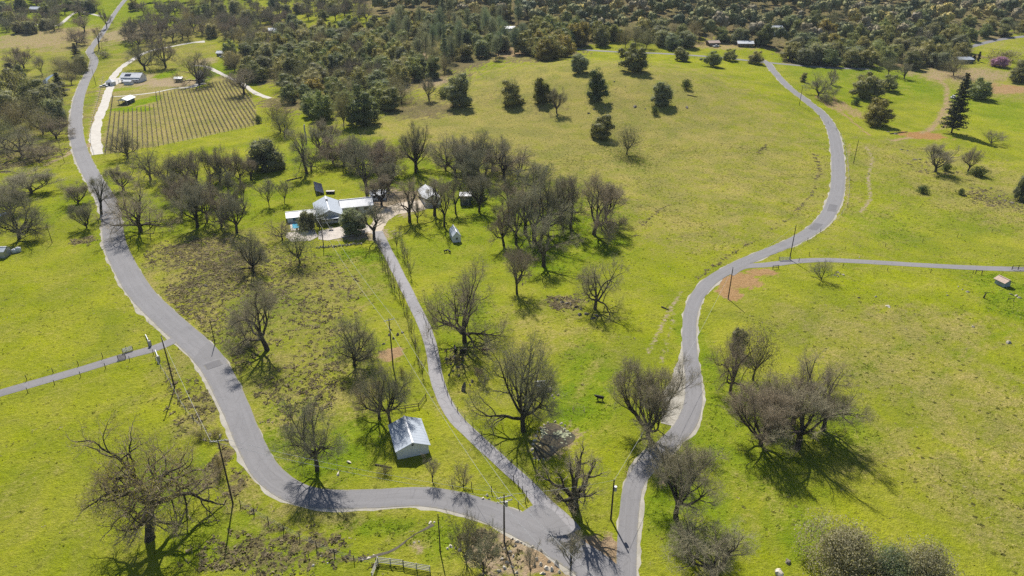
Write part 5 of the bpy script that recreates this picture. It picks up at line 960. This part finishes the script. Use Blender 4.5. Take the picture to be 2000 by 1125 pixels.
rails([(765,804),(818,797),(832,778)], 'brown rail fence behind the white barn', 1.1, 'pole', 2, 2.5); rails([(1976,527),(1988,527),(2004,527)], 'dark corral rails above the lane at the right edge', 1.4, 'pole', 2, 2); rails([(1905,535),(1917,536)], 'small dark gate frame on the lower side of the eastern lane', 1.3, 'pole', 1, 2, 'gate')
rails([(1968,588),(1979,589)], 'small dark hitching rail below the hut', 1.0, 'pole', 1, 2, 'hitching_rail', .12); rails([(1521,509),(1544,509)], 'metal field gate at the mouth of the eastern lane', 1.2, 'steel', 4, 3.4, 'gate', .1); rails([(1509,526),(1520,525)], 'dark gate post pair on the lower side of the lane mouth', 1.2, 'pole', 2, 2, 'gate')
rails([(240,690),(260,684)], 'pale field gate open along the western lane', 1.2, 'steel', 5, 2.4, 'gate', .08); rails([(231,703),(246,700)], 'dark field gate on the lower side of the western lane', 1.2, 'pole', 4, 2, 'gate', .1)
for a, b, lb in (((284,656),(293,676),'white curved gate wing on the upper side of the western lane'), ((303,686),(310,706),'white curved gate wing on the lower side of the western lane')):
    A, B = G(*a), G(*b); t = thing('gate_wing', lb, 'gate', A); d = B-A
    part(MB().add([(0,0,-.2),(*d[:2],d[2]-.2),(*d[:2],d[2]+1.3),(d[0]*.5,d[1]*.5,d[2]*.5+.75),(0,0,.45)]+[(.16,.04,-.2),(d[0]+.16,d[1]+.04,d[2]-.2),(d[0]+.16,d[1]+.04,d[2]+1.3),(d[0]*.5+.16,d[1]*.5+.04,d[2]*.5+.75),(.16,.04,.45)], [(0,1,2,3,4),(9,8,7,6,5),(0,5,6,1),(1,6,7,2),(2,7,8,3),(3,8,9,4),(4,9,5,0)]), 'panel', 'white_wall', t); part(MB().box(d[0]-.2,d[0]+.36,d[1]-.2,d[1]+.24,d[2]-.3,d[2]+1.5), 'pillar', 'grey_wood', t)
M['vine'] = simple('vine', (0.26, 0.205, 0.145), (0.17, 0.135, 0.10), 3)
# vineyard rows: posts, wire and vines
vdir = unit((GP([(470,248)])-GP([(420,160)]))[0]*np.array([1, 1, 0]))
A0, A1 = G(206, 300), G(512, 246); cross = unit(np.array([-vdir[1], vdir[0], 0])); cross = cross*np.sign(cross[0]); VP = MB().box(-.06,.06,-.06,.06,-.3,1.7).mesh('post', M['grey_wood'])
HOLES = [GP(h)[:, :2] for h in ([(222,222),(232,175),(252,172),(300,168),(305,205),(262,214)], [(200,190),(300,183),(400,172),(402,160),(330,166),(205,178)], [(330,172),(370,150),(402,150),(410,172)])]
off = cross@A0; span = cross@A1-off; k = 0; r_i = 0
while k < span+14:
    base = A0+cross*k; t0 = None; runs = []
    for s_ in np.arange(-70, 170, 1.6):
        q = base-vdir*s_; ok = in_poly(q[0], q[1], VYW) and not any(in_poly(q[0], q[1], h) for h in HOLES)
        if ok: runs.append(q[:2]) if not runs or np.linalg.norm(q[:2]-runs[-1]) < 1.7 else None
        elif len(runs) > 12: break
    if len(runs) > 6:
        o = np.array([*runs[0], float(Z(*runs[0]))]); t = thing('vine_row', 'trellised row of dormant vines in the hillside vineyard', 'vines', o, 0, 'vineyard rows'); mb = MB(); g = rng
        for i, q in enumerate(runs):
            z = float(Z(*q))-o[2]; x, y = q[0]-o[0], q[1]-o[1]
            if i % 5 == 0: obj('post', VP, t, (x, y, z))
            mb.beam((x, y, z-.1), (x+g.uniform(-.1, .1), y, z+.95), .08)
            mb.beam((x-vdir[0]*-.8, y+vdir[1]*.8, z+.95+g.uniform(-.1, .1)), (x+vdir[0]*-.8, y-vdir[1]*.8, z+1.0), .1, .12)
            for _ in range(3): mb.beam((x+g.uniform(-.1, .1), y+g.uniform(-.7, .7), z+.95), (x+g.uniform(-.3, .3), y+g.uniform(-.9, .9), z+1.5), .05)
        v_ = mb.build('vines', M['vine'], t); v_['kind'] = 'stuff'
    k += 2.3
# ------------------------------------------------------------------ animals and small things
def cow_mesh(m):
    V = [(0,0,1.0),(-.5,0,1.02),(.45,0,1.0),(.8,0,1.12),(1.05,0,1.28),(1.32,0,1.12),(-.85,0,1.05),(-1.0,0,.6)]; E = [(0,1),(0,2),(2,3),(3,4),(4,5),(1,6),(6,7)]; R = [.36,.36,.36,.25,.17,.11,.22,.03]
    for bx, i in ((.45, 2), (-.72, 1)):
        for s in (-1, 1): n = len(V); V += [(bx, s*.2, .75), (bx+.03, s*.2, .4), (bx, s*.2, .02)]; E += [(i, n), (n, n+1), (n+1, n+2)]; R += [.16, .09, .075]
    for s in (-1, 1): n = len(V); V.append((1.02, s*.26, 1.34)); E.append((4, n)); R.append(.045)
    me = bpy.data.meshes.new('body'); me.from_pydata(V, E, []); o = bpy.data.objects.new('tmp', me); C.objects.link(o); md = o.modifiers.new('skin', 'SKIN'); o.modifiers.new('sub', 'SUBSURF').levels = 1
    for i, r in enumerate(R): me.skin_vertices[0].data[i].radius = (r, r)
    me.skin_vertices[0].data[0].use_root = True
    dg = bpy.context.evaluated_depsgraph_get(); out = bpy.data.meshes.new_from_object(o.evaluated_get(dg)); bpy.data.objects.remove(o); out.materials.clear(); out.materials.append(m); out.polygons.foreach_set('use_smooth', np.ones(len(out.polygons), bool)); return out
CB, CR = cow_mesh(M['hide_black']), cow_mesh(M['hide_red'])
for px, py, me, yaw, lb in [(1171,782,CB,2.9,'black cow grazing left of the dense twiggy oak'),(905,690,CB,.3,'black cow in the shade of the big driveway oak'),(948,689,CR,-.2,'reddish-brown cow at the right of the driveway oak shade'),(889,686,CB,1.8,'black cow left in the shade of the big driveway oak'),(871,493,CB,.5,'left dark calf on the lawn below the white chapel shed'),(878,494,CB,2.2,'right dark calf on the lawn below the white chapel shed')]:
    o = obj('cow', me, None, tuple(G(px, py)), yaw, (.7,)*3 if 'calf' in lb else (.9,)*3); tag(o, lb, 'cow')
p = G(1130, 803); mb = MB(); t = thing('hay_ring', 'round wire hay ring on bright grass', 'feeder', p)
for z in (.1, .5, .9): MB().tube([(1.25*math.cos(a), 1.25*math.sin(a), z) for a in np.linspace(0, 6.283, 25)], .018, 5, False).build('hoop', M['vine'], t)
for k in range(10): a = k*.628; MB().tube([(1.25*math.cos(a), 1.25*math.sin(a), -.05), (1.25*math.cos(a), 1.25*math.sin(a), .95)], .015, 5).build('upright', M['vine'], t)
def log(a, b, r, label):
    A, B = G(*a), G(*b); pts = [A+(B-A)*k/4+np.array([0, 0, r*.6+rng.uniform(-.05, .05)]) for k in range(5)]; t = thing('fallen_log', label, 'log', A); part(MB().tube([tuple(q-A) for q in pts], [r, r*.95, r*.9, r*.7, r*.5], 7), 'stem', 'bark', t, True); q = pts[2]-A; part(MB().tube([tuple(q), tuple(q+np.array([.6, .5, .5])), tuple(q+np.array([1.2, .6, .9]))], [r*.4, r*.25, .03], 5), 'branch', 'bark', t)
log((1292,600),(1306,606), .22, 'dark log beside the worn track west of the eastern road'); log((733,908),(765,914), .18, 'grey fallen log on the grass left of the white barn'); log((1738,262),(1772,258), .3, 'fallen log in the upper right meadow'); log((1342,186),(1362,190), .3, 'fallen dead branch on the open hill'); log((1,337),(22,335), .35, 'fallen trunk at the left edge of the pasture'); log((560,354),(592,346), .3, 'old dark log heap above the small bare trees')
p = G(1921, 582); t = thing('tree_stump', 'broken dead tree stump near the hut', 'stump', p); part(MB().tube([(0,0,-.2),(.1,0,.8),(.3,0,1.6)], [.25,.18,.12], 7), 'stem', 'bark', t, True); part(MB().tube([(.3,0,1.55),(-.3,.1,1.8)], [.1,.04], 5), 'left_branch', 'bark', t); part(MB().tube([(.3,0,1.55),(1.2,.1,1.75)], [.1,.04], 5), 'right_branch', 'bark', t)
p = G(598, 276); t = thing('dead_snag', 'tall pale broken trunk above the meadow', 'stump', p); part(MB().tube([(0,0,-.3),(.2,0,3),(-.1,0,6),(.1,0,8.4)], [.45,.4,.36,.3], 8), 'stem', 'grey_wood', t, True)
def truck(px, py, yaw, label, m='white_wall'):
    t = thing('pickup_truck', label, 'truck', G(px, py), yaw)
    part(MB().box(-2.6,2.6,-.95,.95,.5,1.05), 'body', m, t); part(MB().add([(-.6,-.88,1.06),(1.5,-.88,1.06),(1.5,.88,1.06),(-.6,.88,1.06),(-.4,-.75,1.75),(.9,-.75,1.75),(.9,.75,1.75),(-.4,.75,1.75)], [(0,3,2,1),(4,5,6,7),(0,1,5,4),(1,2,6,5),(2,3,7,6),(3,0,4,7)]), 'cabin', 'glass', t); part(MB().box(-.38,.88,-.74,.74,1.76,1.8), 'cab_roof', m, t)
    for x in (-1.6, 1.6):
        for y in (-.97, .97): part(MB().tube([(x,y-.12,.38),(x,y+.12,.38)], .38, 12), 'wheel', 'dark', t)
truck(1861, 192, .8, 'pale truck half hidden behind the tall dark pine'); truck(203, 170, .2, 'white truck beside the pump house'); truck(1398, 92, .3, 'pale vehicle parked by the far outbuildings'); truck(435, 113, 2.8, 'white vehicle at the cabin above the dirt track')

# ------------------------------------------------------------------ ground cover: tussocks, weeds and low dead brush
def scatter(name, n, weight, per, size, cols, label, ymax, seed, up=.3):
    g = np.random.default_rng(seed); w_ = weight*(gy < ymax)*(gy > 62)*(np.abs(gx) < gy*0.85+15)
    cx = np.gradient(XA); cy = np.gradient(YA); area = (cy[:, None]*cx[None]).ravel(); pr = w_*area; pr /= pr.sum()
    i = g.choice(len(gx), n, p=pr); x = gx[i]+g.uniform(-.5, .5, n)*np.tile(cx, len(YA))[i]; y = gy[i]+g.uniform(-.5, .5, n)*np.repeat(cy, len(XA))[i]
    keep = np.ones(n, bool)
    for P_, d in ((W_R1, 3.9), (W_R2, 3.2), (W_D1, 2.3), (W_D2, 2.2), (W_D3, 2.3), (W_DV, 4)): keep &= poly_dist(x, y, P_) > d
    x, y = x[keep], y[keep]; n = len(x); s = size*g.uniform(.5, 1.5, n)
    P = np.repeat(np.column_stack([x, y, Z(x, y)]), per, 0); S_ = np.repeat(s, per); m = len(P)
    a = g.uniform(0, 6.283, m); u = np.column_stack([np.cos(a), np.sin(a), np.zeros(m)]); P = P+np.column_stack([g.normal(0, .35, m), g.normal(0, .35, m), np.zeros(m)])*S_[:, None]
    tilt = np.column_stack([g.normal(0, .45, m), g.normal(0, .45, m), g.uniform(.5, 1.1, m)*up])*S_[:, None]*.8; hw = u*S_[:, None]*.32
    V_ = np.stack([P-hw*.6-UP*.05, P+hw*.6-UP*.05, P+hw+tilt*.7, P+tilt-hw*.5], 1).reshape(-1, 3)
    t = NT(name, .9, .05); cr = t.n('ValToRGB'); t.l(t.attr('v'), cr.inputs[0]); e = cr.color_ramp.elements; e[0].color = (*cols[0], 1); e[1].color = (*cols[-1], 1)
    for k_, c_ in enumerate(cols[1:-1]): q = e.new((k_+1)/(len(cols)-1)); q.color = (*c_, 1)
    t.col(cr.outputs[0]); tr = t.n('BsdfTranslucent'); t.l(cr.outputs[0], tr.inputs[0]); mx = t.n('MixShader'); mx.inputs[0].default_value = .5; t.l(t.b.outputs[0], mx.inputs[1]); t.l(tr.outputs[0], mx.inputs[2]); t.l(mx.outputs[0], t.t.nodes['Material Output'].inputs[0]); me = np_mesh(name, V_, np.arange(m*4).reshape(-1, 4), t.m); fattr(me, 'v', np.repeat(np.repeat(g.random(n), per), 4)); tag(obj(name, me), label, None, None, 'stuff')
gn = 0.5+0.5*np.sin(gx/9+np.sin(gy/13)*2)*np.cos(gy/11-np.sin(gx/17)*2)
scatter('grass_tussocks', 34000, (.12+dry*1.5)*(gn**2+.12)*(dirt < .5), 4, .4, [(.06, .065, .01), (.14, .155, .015), (.25, .25, .03), (.34, .30, .10), (.52, .46, .28)], 'tussocks of green and straw grass over the meadows', 330, 3)
scatter('low_brush', 6500, np.clip(scrub-.2, 0, 1)*(gn+.15)*(dirt < .6), 7, .6, [(.15, .125, .07), (.25, .205, .125), (.34, .285, .18), (.22, .21, .08)], 'low brown brush and dead stalks', 330, 4, .55)
scatter('spring_weeds', 9000, np.clip(lush-.3, 0, 1)*(gn**1.5+.1)*(dirt < .4), 5, .42, [(.11, .17, .012), (.15, .21, .012), (.20, .26, .015)], 'lush spring weeds under and around the oaks', 330, 5, .3)
# ------------------------------------------------------------------ thin spring haze
hz = MB().box(-5600, 5600, -1100, 7600, -4, 205).build('haze'); tag(hz, 'thin blue haze over the valley', None, None, 'stuff')
hm = bpy.data.materials.new('haze'); hm.use_nodes = True; hm.node_tree.nodes.clear(); ho = hm.node_tree.nodes.new('ShaderNodeOutputMaterial'); hv = hm.node_tree.nodes.new('ShaderNodeVolumePrincipled')
hv.inputs['Color'].default_value = (.72, .82, 1, 1); hv.inputs['Density'].default_value = 0.00005
hm.node_tree.links.new(hv.outputs[0], ho.inputs['Volume']); hz.data.materials.append(hm)
